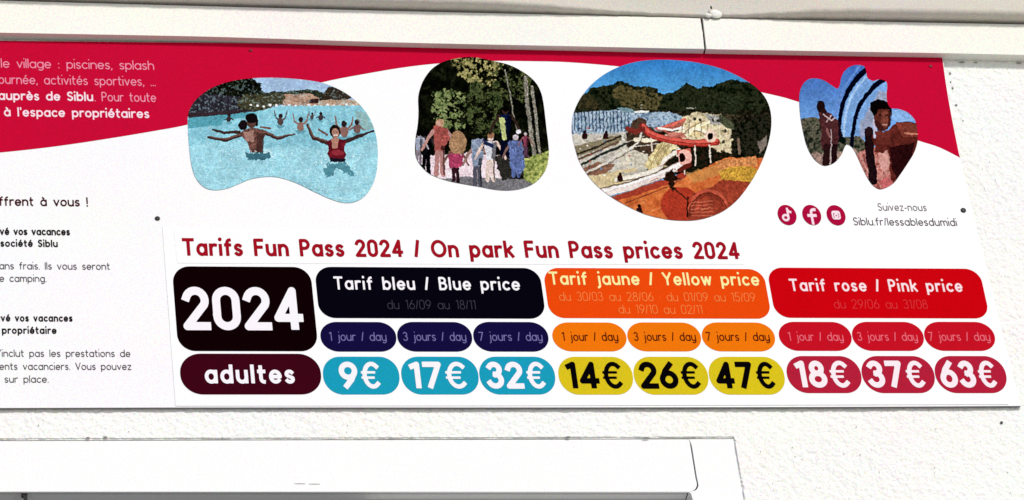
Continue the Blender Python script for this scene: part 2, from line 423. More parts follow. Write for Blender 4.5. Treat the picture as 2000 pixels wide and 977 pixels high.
XL, XR = -2.4, 2.4                      # the wall goes on a little past both sides of the picture
def ext(line):                          # carry a traced, nearly level line on past the frame
    q = px(line); q = [(XL, q[0][1] - (q[1][1] - q[0][1]) / (q[1][0] - q[0][0]) * (q[0][0] - XL) * .0)] + q + [(XR, q[-1][1])]
    return q
# rough rendered wall with the shallow recess of the window surround cut out of it (the opening lies below)
zl = P(600, 857)[2]                     # top of the smooth surround
ztop = P(1000, -260)[2]
reveal = px([(1434, 857), (1438.5, 885), (1446, 930), (1454, 975), (1492, 1200)])
DEEP = -.0017
def wob(i): return (random.random() - .5) * .0012
rev = [(x + wob(0), z) for x, z in smooth(reveal, 8, False)]
top_line = [(XL, zl)] + [(XL + (rev[0][0] - XL) * i / 160, zl + wob(0)) for i in range(1, 160)] + [(rev[0][0], zl)]
zb = reveal[-1][1]
poly = [(XL, ztop)] + top_line + rev[1:] + [(XR, zb), (XR, ztop)]
wall = plate('rendered_wall', poly, -.03, -.0012, M['render'], label='white wall of rough textured render that carries the information board', cat='wall')

# coat of render in relief over the part of the wall that is in view
def relief():
    h = .0016; x0, x1 = P(-40, 860)[0], P(2090, 60)[0] + .25; z0, z1 = P(1000, 1010)[2], P(1000, 60)[2]
    nx, ny = int((x1 - x0) / h), int((z1 - z0) / h)
    hh = fbm(ny, nx, 5, 21, 3) * .65 + fbm(ny, nx, 2.2, 77, 2) * .55 + fbm(ny, nx, 16, 5, 2) * .35
    rs = np.random.RandomState(2)
    hh = (hh / 1.55 - .5) * .0042
    xs = x0 + np.arange(nx) * h; zs = z0 + np.arange(ny) * h
    bzl = P(1000, 770)[2]; bzt = P(1000, 130)[2]
    xr_ = np.interp(zs, [z for x, z in rev][::-1], [x for x, z in rev][::-1])
    xb = np.interp(zs, [P(*q)[2] for q in ((1980, 793), (1860, 311), (1830, 109))], [P(*q)[0] for q in ((1960, 793), (1850, 311), (1815, 109))])
    ok = np.ones((ny, nx), bool)
    for j in range(ny):
        if zs[j] < zl: ok[j] &= xs > xr_[j] + .0002
        if bzl < zs[j] < bzt: ok[j] &= xs > xb[j]
    idx = -np.ones((ny, nx), int); idx[ok] = np.arange(ok.sum())
    jj, ii = np.nonzero(ok)
    V = np.stack([xs[ii] + rs.uniform(-.25, .25, len(ii)) * h, -hh[jj, ii], zs[jj] + rs.uniform(-.25, .25, len(ii)) * h], 1)
    q = ok[:-1, :-1] & ok[1:, :-1] & ok[:-1, 1:] & ok[1:, 1:]; j, i = np.nonzero(q)
    Fc = np.stack([idx[j, i], idx[j, i + 1], idx[j + 1, i + 1], idx[j + 1, i]], 1)
    # snap to the surround's edge
    low = (V[:, 2] < zl + h * 1.1) & (V[:, 0] < rev[0][0] + .001) & (V[:, 2] > zl - h); V[low, 2] = np.maximum(zl, V[low, 2] - 0)
    me = bpy.data.meshes.new('render_coat'); me.vertices.add(len(V)); me.vertices.foreach_set('co', V.astype(np.float32).ravel())
    me.loops.add(len(Fc) * 4); me.loops.foreach_set('vertex_index', Fc.astype(np.int32).ravel())
    me.polygons.add(len(Fc)); me.polygons.foreach_set('loop_start', np.arange(0, len(Fc) * 4, 4, dtype=np.int32))
    me.update(calc_edges=True); me.validate()
    bm = bmesh.new(); bm.from_mesh(me)
    ed = [e for e in bm.edges if e.is_boundary]
    g_ = bmesh.ops.extrude_edge_only(bm, edges=ed)
    for v_ in g_['geom']:
        if isinstance(v_, bmesh.types.BMVert): v_.co.y = .0035
    bm.to_mesh(me); bm.free(); me.polygons.foreach_set('use_smooth', [True] * len(me.polygons))
    link('render_coat', me, M['render'], wall)
relief()

# window surround, smooth and a touch behind the rough render
sur = thing('window_surround', 'smooth white painted lintel band with a rounded lower corner, below the information board', 'window surround')
inner = px([(1351, 868), (1353, 880), (1357, 905), (1361, 930), (1364, 944), (1362.5, 951), (1357, 957), (1345, 960)])
gapw = .0021
zq0, zq1 = P(0, 959.5)[2] , P(1345, 960)[2]; zbL = zq1 + (zq0 - zq1) * (XL - P(1345, 960)[0]) / (P(0, 959.5)[0] - P(1345, 960)[0])
it = smooth(inner, 4, False)
plate('lintel', [(XL, zl - .001)] + [(it[0][0] - gapw, zl - .001)] + [(x - gapw, z) for x, z in it] + [(XL, zbL)], -.0058, DEEP - .0005, M['smooth_render'], sur, bevel=.0014)
side = [(it[0][0] - gapw + .0001, zl - .001), (rev[0][0] + .004, zl - .001)] + [(x + .002, z) for x, z in rev[1:]] + [P(1392, 1200)[::2]] + [P(1354, 975)[::2], P(1350, 962)[::2]] + [(x + gapw * .3, z) for x, z in it[::-1]]
plate('jamb', side, -.20, DEEP - .0007, M['smooth_render'], sur)
# fine scratches on the lintel's lower edge
for x0, x1, y in ((575, 597, 943.6), (603, 626, 944.2)):
    plate('scratch', px([(x0, y), ((x0 + x1) / 2, y - .45), (x1, y + .2), ((x0 + x1) / 2, y + .35)]), DEEP - .002, DEEP + .0003, M['grime'], sur)
XI = it[-1][0] - .001
plate('soffit', [(XL, zl - .01), (XI, zl - .01), (XI, it[-1][1] + .0002), (XL, zbL + .0002)], -.06, -.0092, M['smooth_render'], sur)
plate('joint_backing', [(it[0][0] - .012, zl - .004), (it[0][0] + .008, zl - .004)] + [(x + .006, z) for x, z in it[:-2]] + [(x - .012, z) for x, z in it[:-2][::-1]], -.020, -.0100, M['dark'], sur)

# window head under the lintel
win = thing('window', 'white window head with a black gasket and hinge, cut by the bottom left edge', 'window')
D_F = -.0235
zc = P(700, 974.6, D_F)[2]; zL = zc + (P(0, 973.6, D_F)[2] - zc) * 2.2; XG = P(715, 976, D_F)[0]; XF = P(1352, 976, D_F)[0]
plate('frame', [(XG, zc + .02), (XF, zc + .02), (XF, zb), (XG, zb)], D_F - .04, D_F, M['pvc'], win)
plate('frame', [(XL, zc + .02), (XG - .0003, zc + .02), (XG - .0003, zc), (XL, zL + .001)], D_F - .04, D_F, M['pvc'], win)
plate('gasket', [(XL, zL + .0007), (XG - .0005, zc - .0004), (XG - .0005, zc - .0045), (XL, zL - .0045)], D_F - .03, D_F - .004, M['dark'], win)
plate('glass', [(XL, zL - .0047), (XG - .0005, zc - .0047), (XG - .0005, zb), (XL, zb)], D_F - .03, D_F - .024, M['glass'], win)
plate('hinge', px([(44, 950), (53.5, 950), (53.5, 985), (46.5, 985), (46.5, 970), (42, 968), (42, 950)], -.0064), -.012, -.0064, M['dark'], win, bevel=.0006)

# fascia: two painted boards butted together under the upper render
FD = .019
Ftop = [(-60, 0), (0, 1.5), (350, 11), (700, 20), (1000, 27), (1300, 34), (1600, 40.5), (2000, 48), (2060, 49)]
Fbot = [(-60, 62.5), (0, 64), (350, 70.5), (500, 74.5), (700, 81), (900, 86), (1100, 90), (1400, 96.5), (1842, 104), (2000, 107.5), (2060, 108.6)]
ftop = px(smooth(Ftop, 4, False), FD); fbot = px(smooth(Fbot, 4, False), FD)
ftop = [(XL, ftop[0][1] + .02)] + ftop + [(XR, ftop[-1][1])]; fbot = [(XL, fbot[0][1] + .015)] + fbot + [(XR, fbot[-1][1])]
j0, j1 = P(1370, 34, FD), P(1378, 95, FD)
def zat(line, x):
    for (x0, z0), (x1, z1) in zip(line, line[1:]):
        if x0 <= x <= x1: return z0 + (z1 - z0) * (x - x0) / (x1 - x0)
    return line[-1][1]
jl, jr = .0021, .0021
jt = lambda x, y: P(x, y, FD)[0]
jx0, jx1 = j0[0], j1[0]
L = [p for p in ftop if p[0] < jx0 - .01] + [(jx0 - jl, zat(ftop, jx0)), ((jx0 + jx1) / 2 - jl + .0007, (j0[2] + j1[2]) / 2), (jx1 - jl, zat(fbot, jx1))] + [p for p in fbot if p[0] < jx1 - .01][::-1]
Rr = [(jx0 + jr, zat(ftop, jx0))] + [p for p in ftop if p[0] > jx0 + .01] + [p for p in fbot if p[0] > jx1 + .01][::-1] + [(jx1 + jr * .6, zat(fbot, jx1)), ((jx0 + jx1) / 2 + jr, (j0[2] + j1[2]) / 2)]
fl = plate('fascia_board', L, .0, FD, M['fascia'], bevel=.0014, label='long white painted fascia board left of the black butt joint, above the information board', cat='fascia board', group='fascia boards above the sign')
plate('fascia_board', Rr, .0, FD, M['fascia'], bevel=.0014, label='white painted fascia board right of the black joint, running past the sign', cat='fascia board', group='fascia boards above the sign')

plate('joint_seal', [(jx0 - .006, zat(ftop, jx0) - .0005), (jx0 + .006, zat(ftop, jx0) - .0005), (jx1 + .006, zat(fbot, jx1) + .003), (jx1 - .006, zat(fbot, jx1) + .003)], -.002, FD - .005, M['dark'], fl)

# upper render: stands proud of the fascia, its lower edge rounded, cracked open round the joint
up = thing('upper_render_band', 'cream weathered render band with a rounded, cracked lower edge above the white fascia', 'render band')
NX = 420; UD = .040
rows = []; lip = []
px0, px1 = -70, 2070
for i in range(NX + 1):
    x = px0 + (px1 - px0) * i / NX
    X0 = P(x, 30, FD)[0]
    z0 = zat(ftop, X0)
    # how far the crack is open here (0 at the ends, 1 round the joint)
    c = 1 / (1 + math.exp(-(x - 1130) / 80)) * (1 - 1 / (1 + math.exp(-(x - 1520) / 55)))
    n = math.sin(i * .9) * .3 + math.sin(i * .37 + 1) * .4 + (random.random() - .5) * .9
    rad = (.012 * (1 - c) + .0022 * c) * (1 + .05 * n)
    gap = (.0048 * (1 - c) + .0026 * c) * (1 + .12 * n + .3 * c * n)
    dep = (UD * (1 - c) + (FD + .003) * c)
    pts = [(.0005, z0 + gap + .006 * (1 - c)), (FD - .010, z0 + gap + .002 * (1 - c))]
    flat = max(dep - rad, FD - .009)
    for k in range(9):
        a = R(90 * k / 8); pts.append((flat + (dep - flat) * math.sin(a), z0 + gap + rad * (1 - math.cos(a))))
    zz = z0 + gap + rad
    for k in range(1, 8):
        t = k / 7; dd = dep + (UD - dep) * (3 * t * t - 2 * t ** 3); pts.append((dd, zz + .12 * t))
    pts.append((UD, ztop))
    lip.append([(X0, -d, z) for d, z in pts])
lip = [[(XL, p[1], p[2] + .02) for p in lip[0]]] + lip + [[(XR, p[1], p[2]) for p in lip[-1]]]
nv = len(lip[0]); v = [p for col in lip for p in col]
f = [(i * nv + k, i * nv + k + 1, (i + 1) * nv + k + 1, (i + 1) * nv + k) for i in range(len(lip) - 1) for k in range(nv - 1)]
f = [q[::-1] for q in f]
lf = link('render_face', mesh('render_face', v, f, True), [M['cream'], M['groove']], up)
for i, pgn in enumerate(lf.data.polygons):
    if i % (nv - 1) < 1: pgn.material_index = 1  # inner faces of the gap coloured dark, shade painted into the recess
# lump of filler over the joint
def lump(name, x, y, rx, ry, dp, d, m, parent, seed, **k):
    rs = random.Random(seed); c = P(x, y, d); s = P(x + 1, y, d)[0] - c[0]; sz = c[2] - P(x, y + 1, d)[2]
    vs = []; fs = []; NU, NR = 22, 6
    ph = [rs.uniform(.75, 1.2) for _ in range(NU)]
    for r in range(1, NR + 1):
        for u in range(NU):
            a = 2 * math.pi * u / NU; q = r / NR; e = .5 * ph[u] + .25 * ph[u - 1] + .25 * ph[(u + 1) % NU]
            vs.append((c[0] + math.cos(a) * rx * s * q * e, c[1] - dp * math.sqrt(max(0, 1 - q * q)) * rs.uniform(.9, 1.1), c[2] + math.sin(a) * ry * sz * q * e))
    vs.append((c[0], c[1] - dp, c[2])); ci = len(vs) - 1
    for u in range(NU):
        w2 = (u + 1) % NU; fs.append((ci, u, w2))
        for r in range(NR - 1): fs.append((r * NU + u, (r + 1) * NU + u, (r + 1) * NU + w2, r * NU + w2))
    return link(name, mesh(name, vs, fs, True), m, parent, **k)
lump('filler_lump', 1398, 27, 16, 8, .004, FD + .003, M['fascia'], up, 4)
lump('filler_lump', 1383, 31, 6, 4, .004, FD + .0035, M['fascia'], up, 6)
lump('chip', 1389, 15, 2.0, 3.6, .001, FD + .012, M['dark'], up, 8)

# ---------------------------------------------------------------- the information board
B0, B = .002, .0062
board = thing('information_board', 'wide white price and information board with a red wavy top, pictures and coloured price pills', 'sign')
Btop = [(-60, 79.2), (0, 79.5), (350, 83), (700, 86.5), (1000, 91.5), (1400, 99), (1600, 103.5), (1841, 109)]
Brt = [(1841, 109), (1848, 160), (1859, 225), (1876, 311), (1903, 425), (1930, 535), (1961, 660), (1994, 793)]
Bbot = [(1994, 793), (1600, 795), (1000, 796), (400, 796), (0, 797), (-60, 797)]
bt, br, bb = (px(smooth(q, 5, False), B) for q in (Btop, Brt, Bbot))
BL = -2.2
plate('panel', [(BL, bb[-1][1]), (BL, bt[0][1])] + bt + br[1:] + bb[1:], B0, B, M['panel'], board, bevel=.0005, edge_mat=M['edge'])
d = B + .0003
curve = [(-60, 302), (0, 298), (100, 287), (200, 272.5), (300, 256), (368, 243), (450, 219), (540, 187), (628, 161), (720, 143), (800, 130), (880, 122), (962, 119), (1035, 119.5), (1110, 121.5), (1208, 129.6), (1300, 141), (1400, 160), (1487, 180), (1530, 190), (1560, 199), (1640, 222), (1720, 250), (1793, 274.4), (1835, 288), (1875, 308)]
cv = px(smooth(curve, 5, False), d)
k = [p for p in Brt if p[1] < 311]
red = [(BL, cv[0][1] + .0), (BL, bt[0][1] - .0004)] + [(x, z - .0004) for x, z in bt[:-1]] + px([(x - 1, y + (1 if i == 0 else 0)) for i, (x, y) in enumerate(smooth(Brt[:4], 5, False))], d) + cv[::-1]
sheet('red_wave', red, d, M['red'], board)

# stickers laid over the old prices
sl_, sr_ = (lambda y: 317 + (y - 444) * .074), None
dS = B + .0007
st = px([(317, 443.5), (1000, 447.5), (1700, 450.5), (1889, 451.5), (1917, 560), (1948, 690), (1969, 775), (1969.5, 790), (1000, 792.5), (343, 793)], dS)
plate('price_sticker', st, B + .0001, dS, M['sticker'], board, edge_mat=M['sticker_edge'], label='large white sticker that carries the price table')
dT = dS + .0004
plate('title_sticker', px([(340, 452), (900, 454), (1446, 457), (1454, 517), (900, 516), (346, 514)], dT), dS + .0001, dT, M['sticker'], board, edge_mat=M['sticker'], label='long white strip that carries the red title')

T1 = dT + .0003
text('Tarifs Fun Pass 2024 / On park Fun Pass prices 2024', 357, 1446, 500, 35, .185, T1, ink(163, 18, 34), board, res=36, label='red title lettering')

def pill(xl, xr_, yt, yb, rx, ry, col, grain=.06, label=None, d=None):
    d = d or dS + .0003; ym = (yt + yb) / 2; xm = (xl + xr_) / 2
    x0, x1 = P(xl, ym, d)[0], P(xr_, ym, d)[0]; z1, z0 = P(xm, yt, d)[2], P(xm, yb, d)[2]
    s = (x1 - x0) / (xr_ - xl); t = (z1 - z0) / (yb - yt); a, b = rx * s, ry * t
    pts = []
    for cx, cz, a0 in ((x1 - a, z1 - b, 0), (x0 + a, z1 - b, 90), (x0 + a, z0 + b, 180), (x1 - a, z0 + b, 270)):
        pts += [(cx + a * math.cos(R(a0 + 90 * i / 12)), cz + b * math.sin(R(a0 + 90 * i / 12))) for i in range(13)]
    return sheet('price_pill', pts, d, ink(*col, grain), board, label=label)
TP = dS + .0006
WHITE = (252, 248, 252)
p = pill(342, 614, 521, 686, 34, 32, (16, 2, 4), label='large black pill reading 2024'); text('2024', 359, 596, 645, 85, .185, TP, ink(*WHITE, .02), p, res=60, track=.07)
p = pill(619, 1060, 522.5, 622, 32, 29, (6, 5, 16), label='black pill heading the blue prices')
text('Tarif bleu / Blue price', 653, 1016, 566, 26, .16, TP, ink(*WHITE, .02), p, track=.17); text('du 16/09 au 18/11', 757, 930, 604, 18.5, .085, TP, ink(56, 54, 68), p)
p = pill(1067, 1499, 524.6, 622, 30, 27, (238, 74, 12), label='orange pill heading the yellow prices')
text('Tarif jaune / Yellow price', 1074, 1484, 556.5, 26, .16, TP, ink(255, 240, 165, .03), p, track=.15)
text('du 30/03 au 28/06 · du 01/09 au 15/09', 1093, 1476, 588, 18, .085, TP, ink(252, 132, 66), p); text('du 19/10 au 02/11', 1209, 1373, 613, 18, .085, TP, ink(252, 132, 66), p)
p = pill(1506, 1923, 524, 621.5, 30, 27, (206, 4, 16), label='red pill heading the pink prices')
text('Tarif rose / Pink price', 1544, 1881, 569, 24.5, .16, TP, ink(255, 226, 232, .03), p, track=.17); text('du 29/06 au 31/08', 1630, 1813, 603, 18.5, .085, TP, ink(222, 52, 58), p)
for spans, yt, yb, col, tc, words, nm in (
    (((626, 774, 644, 755), (776, 922, 788, 911), (924.5, 1071, 936, 1060)), 629, 687, (20, 14, 62), (118, 112, 168), 0, 'navy'),
    (((1079, 1223.5, 1099, 1208), (1225.5, 1369, 1239, 1360), (1371, 1513.5, 1380, 1504)), 630, 686.5, (243, 120, 12), (96, 26, 10), 0, 'orange'),
    (((1521.5, 1663, 1541, 1648), (1664.5, 1804, 1676, 1793), (1805.5, 1943, 1815, 1935)), 628.8, 685.5, (200, 18, 36), (240, 108, 124), 0, 'crimson')):
    for (a, b, c, e), s in zip(spans, ('1 jour / day', '3 jours / day', '7 jours / day')):
        p = pill(a, b, yt, yb, 34, 28, col, label=nm + ' pill reading ' + s.replace(' / ', ' or '))
        text(s, c, e, 666, 17.5, .105 if nm != 'orange' else .12, TP, ink(*tc, .03), p)
p = pill(352, 627, 691, 770.7, 42, 38, (62, 6, 22), label='dark maroon pill reading adultes'); text('adultes', 401, 577, 749.5, 38, .19, TP, ink(*WHITE, .02), p, res=40, track=.14)
for spans, yt, yb, col, tc, ss, nm in (
    (((631, 780, 665, 746), (784, 934.5, 803, 915), (936.5, 1084, 953, 1069)), 696.8, 770.7, (26, 158, 188), WHITE, ('9€', '17€', '32€'), 'turquoise'),
    (((1091, 1236, 1110, 1220), (1238, 1383, 1253, 1372), (1385, 1532, 1402, 1518)), 697, 771, (220, 196, 30), (8, 5, 8), ('14€', '26€', '47€'), 'yellow'),
    (((1537, 1682, 1559, 1664), (1683.5, 1825, 1699, 1811), (1826.5, 1965, 1841, 1951)), 695.5, 768, (182, 32, 58), (255, 240, 245), ('18€', '37€', '63€'), 'pink red')):
    for (a, b, c, e), s in zip(spans, ss):
        p = pill(a, b, yt, yb, 36, 35, col, .10, label=nm + ' price pill reading ' + s.replace('€', ' euro'))
        text(s, c, e, 759.5 if nm != 'pink red' else 757.5, 53, .2, TP, ink(*tc, .02), p, res=50, track=.07)

# lines of print on the left half
TR = B + .0006; pk = ink(246, 150, 178, .04); pw = ink(255, 226, 238, .03)
text('le village : piscines, splash', 2, 301, 132.5, 18.5, .105, TR, pk, board, label='pink lettering on the red wave')
text('ournée, activités sportives, ...', -3, 304, 164, 18.5, .105, TR, pk, board, prefix='j', label='pink lettering on the red wave')
text('auprès de Siblu', -3, 182, 195.5, 18.5, .17, TR, pw, board, label='bold white lettering on the red wave'); text('. Pour toute', 185, 305, 198, 18.5, .105, TR, pk, board, label='pink lettering on the red wave')
text("à l'espace propriétaires", 8, 292, 227.5, 18.5, .16, TR, pw, board, label='bold white lettering on the red wave')
bk, gy, mr = ink(34, 28, 30), ink(96, 90, 93), ink(70, 20, 30)
text('ffrent à vous !', -2, 172, 402, 18.5, .15, TR, mr, board, prefix='o', label='maroon heading lettering')
text('vé vos vacances', 0, 137, 459, 15, .18, TR, bk, board, prefix='réser'); text('société Siblu', 1, 113, 482, 14.5, .18, TR, bk, board)
text('ans frais. Ils vous seront', -1, 215, 526, 14.5, .11, TR, gy, board, prefix='s'); text('e camping.', -1, 91, 550.5, 14.5, .11, TR, gy, board)
text('vé vos vacances', 2, 142, 628, 14.5, .18, TR, bk, board, prefix='réser'); text('propriétaire', 4, 111, 652, 14.5, .18, TR, bk, board)
text('inclut pas les prestations de', 4, 255, 697, 14.5, .11, TR, gy, board, prefix="n'"); text('ents vacanciers. Vous pouvez', -1, 257, 722.5, 14.5, .11, TR, gy, board)
text('sur place.', 9, 95, 747.5, 14.5, .11, TR, gy, board)
lg = ink(134, 122, 128)
text('Suivez-nous', 1716, 1811, 411.5, 15, .10, TR, lg, board, label='thin grey lettering'); text('Siblu.fr/lessablesdumidi', 1668, 1870, 440, 15.5, .11, TR, ink(114, 96, 106), board, label='thin grey web address')

# round red icons
def icon(cx, cy, label):
    d = TR; c = P(cx, cy, d); s = P(cx + 1, cy, d)[0] - c[0]; t = c[2] - P(cx, cy + 1, d)[2]
    o = sheet('icon_disc', [(c[0] + 18.2 * s * math.cos(a), c[2] + 19.8 * t * math.sin(a)) for a in np.linspace(0, 2 * math.pi, 48, endpoint=False)], d, ink(176, 14, 62), board, label=label)
    def q(x, y): return (c[0] + x * s, c[2] + y * t)
    return o, q
def strokes(name, sts, wd, q, d, m, parent):
    """rounded strokes, joined without overlap through the same distance field"""
    global G
    G['\x00'] = (1, [[(x, y) for x, y in st] for st in sts]); _gc.pop(('\x00', round(wd, 3), 60, 1.), None)
    v, f = glyph('\x00', wd, 60)
    vs = []
    for x, y in v:
        X2 = (x - wd / 2) ; Y2 = (y - wd / 2) / (1 - wd); a, b = q((X2 - .5) * 30, (Y2 - .5) * 30); vs.append((a, -d, b))
    return link(name, mesh(name, vs, [tuple(i) for i in f]), m, parent)
lw = ink(255, 225, 238, .03)
ic, q = icon(1537.3, 420, 'round crimson icon with a white music note')
strokes('emblem', [[(.56, .9), (.56, .32)] + A(.38, .32, .18, .17, 0, -350), [(.56, .88)] + A(.78, .86, .2, .18, 190, 262)], .13, q, TR + .0003, lw, ic)
ic, q = icon(1585.5, 420, 'round crimson icon with a white letter f')
strokes('emblem', [[(.48, -.06), (.48, .66)] + A(.66, .66, .18, .18, 180, 92) + [(.74, .84)], [(.27, .46), (.74, .46)]], .16, q, TR + .0003, lw, ic)
ic, q = icon(1633, 420.5, 'round crimson icon with a white camera')
def rr(x0, y0, x1, y1, r): return A(x1 - r, y1 - r, r, r, 0, 90) + A(x0 + r, y1 - r, r, r, 90, 180) + A(x0 + r, y0 + r, r, r, 180, 270) + A(x1 - r, y0 + r, r, r, 270, 360) + [(x1, y1 - r)]
strokes('emblem', [rr(.27, .27, .73, .73, .10), A(.5, .46, .1, .1, 0, 360), [(.60, .64), (.64, .64)], [(.3, .67), (.7, .67)]], .1, q, TR + .0003, lw, ic)

# screws
def screw(x, y, r, m, lab=None):
    d = B + .0002; c = P(x, y, d); s = P(x + 1, y, d)[0] - c[0]; rad = r * s * 1.05; vs = []; fs = []; n = 20
    prof = [(rad, 0), (rad * .95, .0010), (rad * .7, .0019), (rad * .45, .0022), (rad * .40, .0012)]
    for rr_, dd in prof:
        for i in range(n):
            a = 2 * math.pi * i / n; k = 1
            if rr_ == prof[-1][0]: k = .55 + .45 * abs(math.cos(2 * a))
            vs.append((c[0] + rr_ * k * math.cos(a), c[1] - dd, c[2] + rr_ * k * math.sin(a)))
    for j in range(len(prof) - 1):
        for i in range(n): fs.append((j * n + i, j * n + (i + 1) % n, (j + 1) * n + (i + 1) % n, (j + 1) * n + i))
    fs.append(tuple((len(prof) - 1) * n + i for i in range(n)))
    return link('screw', mesh('screw', vs, fs), m, board, label=lab)
screw(307.5, 427, 5.0, M['metal'], 'grey screw head on white'); screw(1881.5, 411, 5.2, M['metal'], 'dark screw head at the right edge')
screw(489.5, 99, 3.4, M['screwcap'], 'screw head painted red'); screw(1817.5, 130, 3.4, M['screwcap'], 'screw head painted red')

# ---------------------------------------------------------------- printed pictures
dP = B + .0009
# 1: bathers in a pool
a = Pic(1466, 977, 340, 130, 3.49)
a.put(np.ones(a.xx.shape, bool), (150, 178, 214), .05, 40)
a.poly([(0, 0), (520, 70), (580, 120), (620, 230), (600, 330), (0, 340)], 0, rough=16, cols=[(8, 8, 8), (14, 15, 12), (40, 44, 30), (16, 16, 12)], amp=.4, cell=12)
a.poly([(90, 205), (180, 185), (440, 205), (480, 250), (440, 310), (80, 320)], (52, 49, 58), rough=4, amp=.3, cell=20)
for x in range(110, 450, 42): a.line([(x, 200), (x + 6, 310)], 6, (40, 38, 46), a=.8)
a.poly([(560, 185), (680, 170), (760, 168), (910, 155), (1010, 170), (1040, 260), (560, 260)], 0, rough=12, cols=[(26, 30, 26), (60, 66, 50), (40, 48, 36)], amp=.5, cell=12)
a.poly([(745, 190), (930, 182), (990, 215), (990, 268), (740, 268)], (172, 134, 112), rough=5, amp=.35, cell=10)
a.poly([(920, 220), (1010, 218), (1010, 250), (920, 250)], (60, 36, 34), rough=4)
a.poly([(1010, 190), (1050, 140), (1120, 140), (1180, 170), (1230, 205), (1180, 235), (1010, 225)], 0, rough=10, cols=[(40, 26, 26), (70, 60, 46), (30, 26, 24)], amp=.5, cell=10)
a.poly([(980, 228), (1290, 226), (1290, 268), (980, 268)], (182, 150, 124), rough=2, amp=.3, cell=8)
a.poly([(430, 240), (470, 190), (560, 190), (640, 200), (700, 180), (760, 200), (740, 250), (620, 290), (590, 310), (440, 290)], 0, rough=14, cols=[(26, 22, 20), (88, 86, 60), (50, 46, 34)], amp=.6, cell=12)
for i in range(18): a.ell(520 + i * 44, 262 + (i % 3) * 5, 11, 8, (226, 222, 224))
a.poly([(80, 350), (330, 318), (600, 300), (700, 270), (1300, 266), (1466, 400), (1466, 977), (0, 977), (0, 360)], (124, 192, 210), rough=2, amp=.08, cell=50)
a.poly([(0, 560), (400, 520), (900, 560), (1466, 500), (1466, 977), (0, 977)], (150, 206, 220), rough=30, amp=.08, cell=40, rc=90, a=.8)
for i in range(260):
    rx_ = random.uniform(90, 1380); ry_ = random.uniform(330, 930); L_ = 6 + (ry_ - 300) * .05
    c_ = random.choice([(206, 236, 240), (96, 168, 190), (176, 226, 232), (112, 184, 200)])
    a.line([(rx_, ry_), (rx_ + L_, ry_ - random.uniform(-3, 5)), (rx_ + L_ * 2, ry_ + random.uniform(-2, 4))], 4, c_, a=.5)
a.put(a.nz(13) > .62, (176, 222, 230), 0, a=.35); a.put((a.nz(9) > .70) & (a.yy > 330), (86, 160, 184), 0, a=.45)
a.poly([(95, 350), (340, 318), (560, 312), (560, 335), (330, 372), (320, 400), (95, 425)], (78, 158, 176), rough=6, amp=.15)
a.poly([(95, 322), (420, 298), (600, 300), (430, 322), (95, 352)], (62, 48, 56), rough=3, amp=.3)
def bath(x, y, s, skin=(120, 84, 76), up=True):
    a.ell(x, y + 24 * s, 20 * s, 26 * s, skin, rough=.5); a.ell(x, y - 12 * s, 13 * s, 15 * s, (52, 40, 42))
    for g in (-1, 1): a.line([(x + g * 14 * s, y + 14 * s), (x + g * 34 * s, y + (-4 if up else 26) * s), (x + g * 42 * s, y + (-44 if up else 30) * s)], 10 * s, skin, wd2=6 * s)
    a.poly([(x - 30 * s, y + 46 * s), (x + 30 * s, y + 46 * s), (x + 14 * s, y + 66 * s), (x - 16 * s, y + 66 * s)], (70, 130, 146), rough=8, a=.6)
bath(370, 342, .8, (66, 52, 56), False); bath(724, 350, 1.05, (92, 72, 72)); bath(860, 380, 1.25, (146, 108, 98)); bath(940, 330, .6, (90, 72, 74)); bath(1000, 330, .75, (70, 60, 66), False)
bath(1160, 410, 1.5, (140, 100, 92)); bath(1250, 395, 1.3, (122, 92, 88), False)
sk, sd2 = (118, 82, 74), (70, 48, 46)
a.line([(450, 468), (350, 506), (232, 486)], 26, sd2, wd2=14); a.line([(450, 462), (350, 496), (240, 480)], 12, sk, wd2=8)
a.line([(440, 448), (340, 454), (264, 432)], 24, sd2, wd2=13); a.line([(600, 446), (700, 492), (818, 462)], 30, sd2, wd2=12); a.line([(600, 440), (700, 484), (810, 460)], 12, sk, wd2=6); a.line([(590, 415), (655, 425)], 13, sk)
a.poly([(448, 452), (480, 432), (510, 418), (566, 420), (612, 440), (618, 470), (600, 520), (598, 585), (516, 588), (500, 520), (462, 486)], (112, 74, 66), rough=6, amp=.5, cell=14)
a.poly([(470, 450), (540, 440), (545, 520), (490, 510)], (190, 144, 132), rough=8, a=.7); a.poly([(560, 450), (612, 460), (604, 590), (560, 590)], (74, 48, 46), rough=6, a=.8)
a.ell(465, 400, 28, 36, (34, 26, 30)); a.ell(525, 372, 36, 50, (96, 66, 60)); a.ell(523, 354, 42, 34, (30, 24, 26)); a.ell(560, 380, 10, 30, (36, 26, 28))
for q in range(60): rx_, ry_ = random.gauss(560, 90), random.gauss(600, 22); a.ell(rx_, ry_, 5, 3, (232, 246, 248), a=.7)
for q in range(60): rx_, ry_ = random.gauss(1110, 80), random.gauss(662, 26); a.ell(rx_, ry_, 5, 3, (232, 246, 248), a=.7)
a.poly([(480, 590), (650, 590), (660, 620), (600, 640), (500, 630)], (40, 92, 108), rough=18, rc=14, a=.85)
a.line([(1044, 522), (946, 488), (908, 398)], 34, sd2, wd2=16); a.line([(1044, 512), (950, 480), (912, 400)], 12, sk, wd2=8); a.line([(1160, 514), (1270, 474), (1358, 442)], 30, sd2, wd2=13); a.line([(985, 430), (1040, 468)], 16, sk)
a.poly([(1036, 512), (1078, 494), (1128, 494), (1176, 508), (1160, 560), (1168, 600), (1150, 645), (1062, 640), (1046, 600), (1056, 560)], (112, 26, 40), rough=5, amp=.35, cell=14)
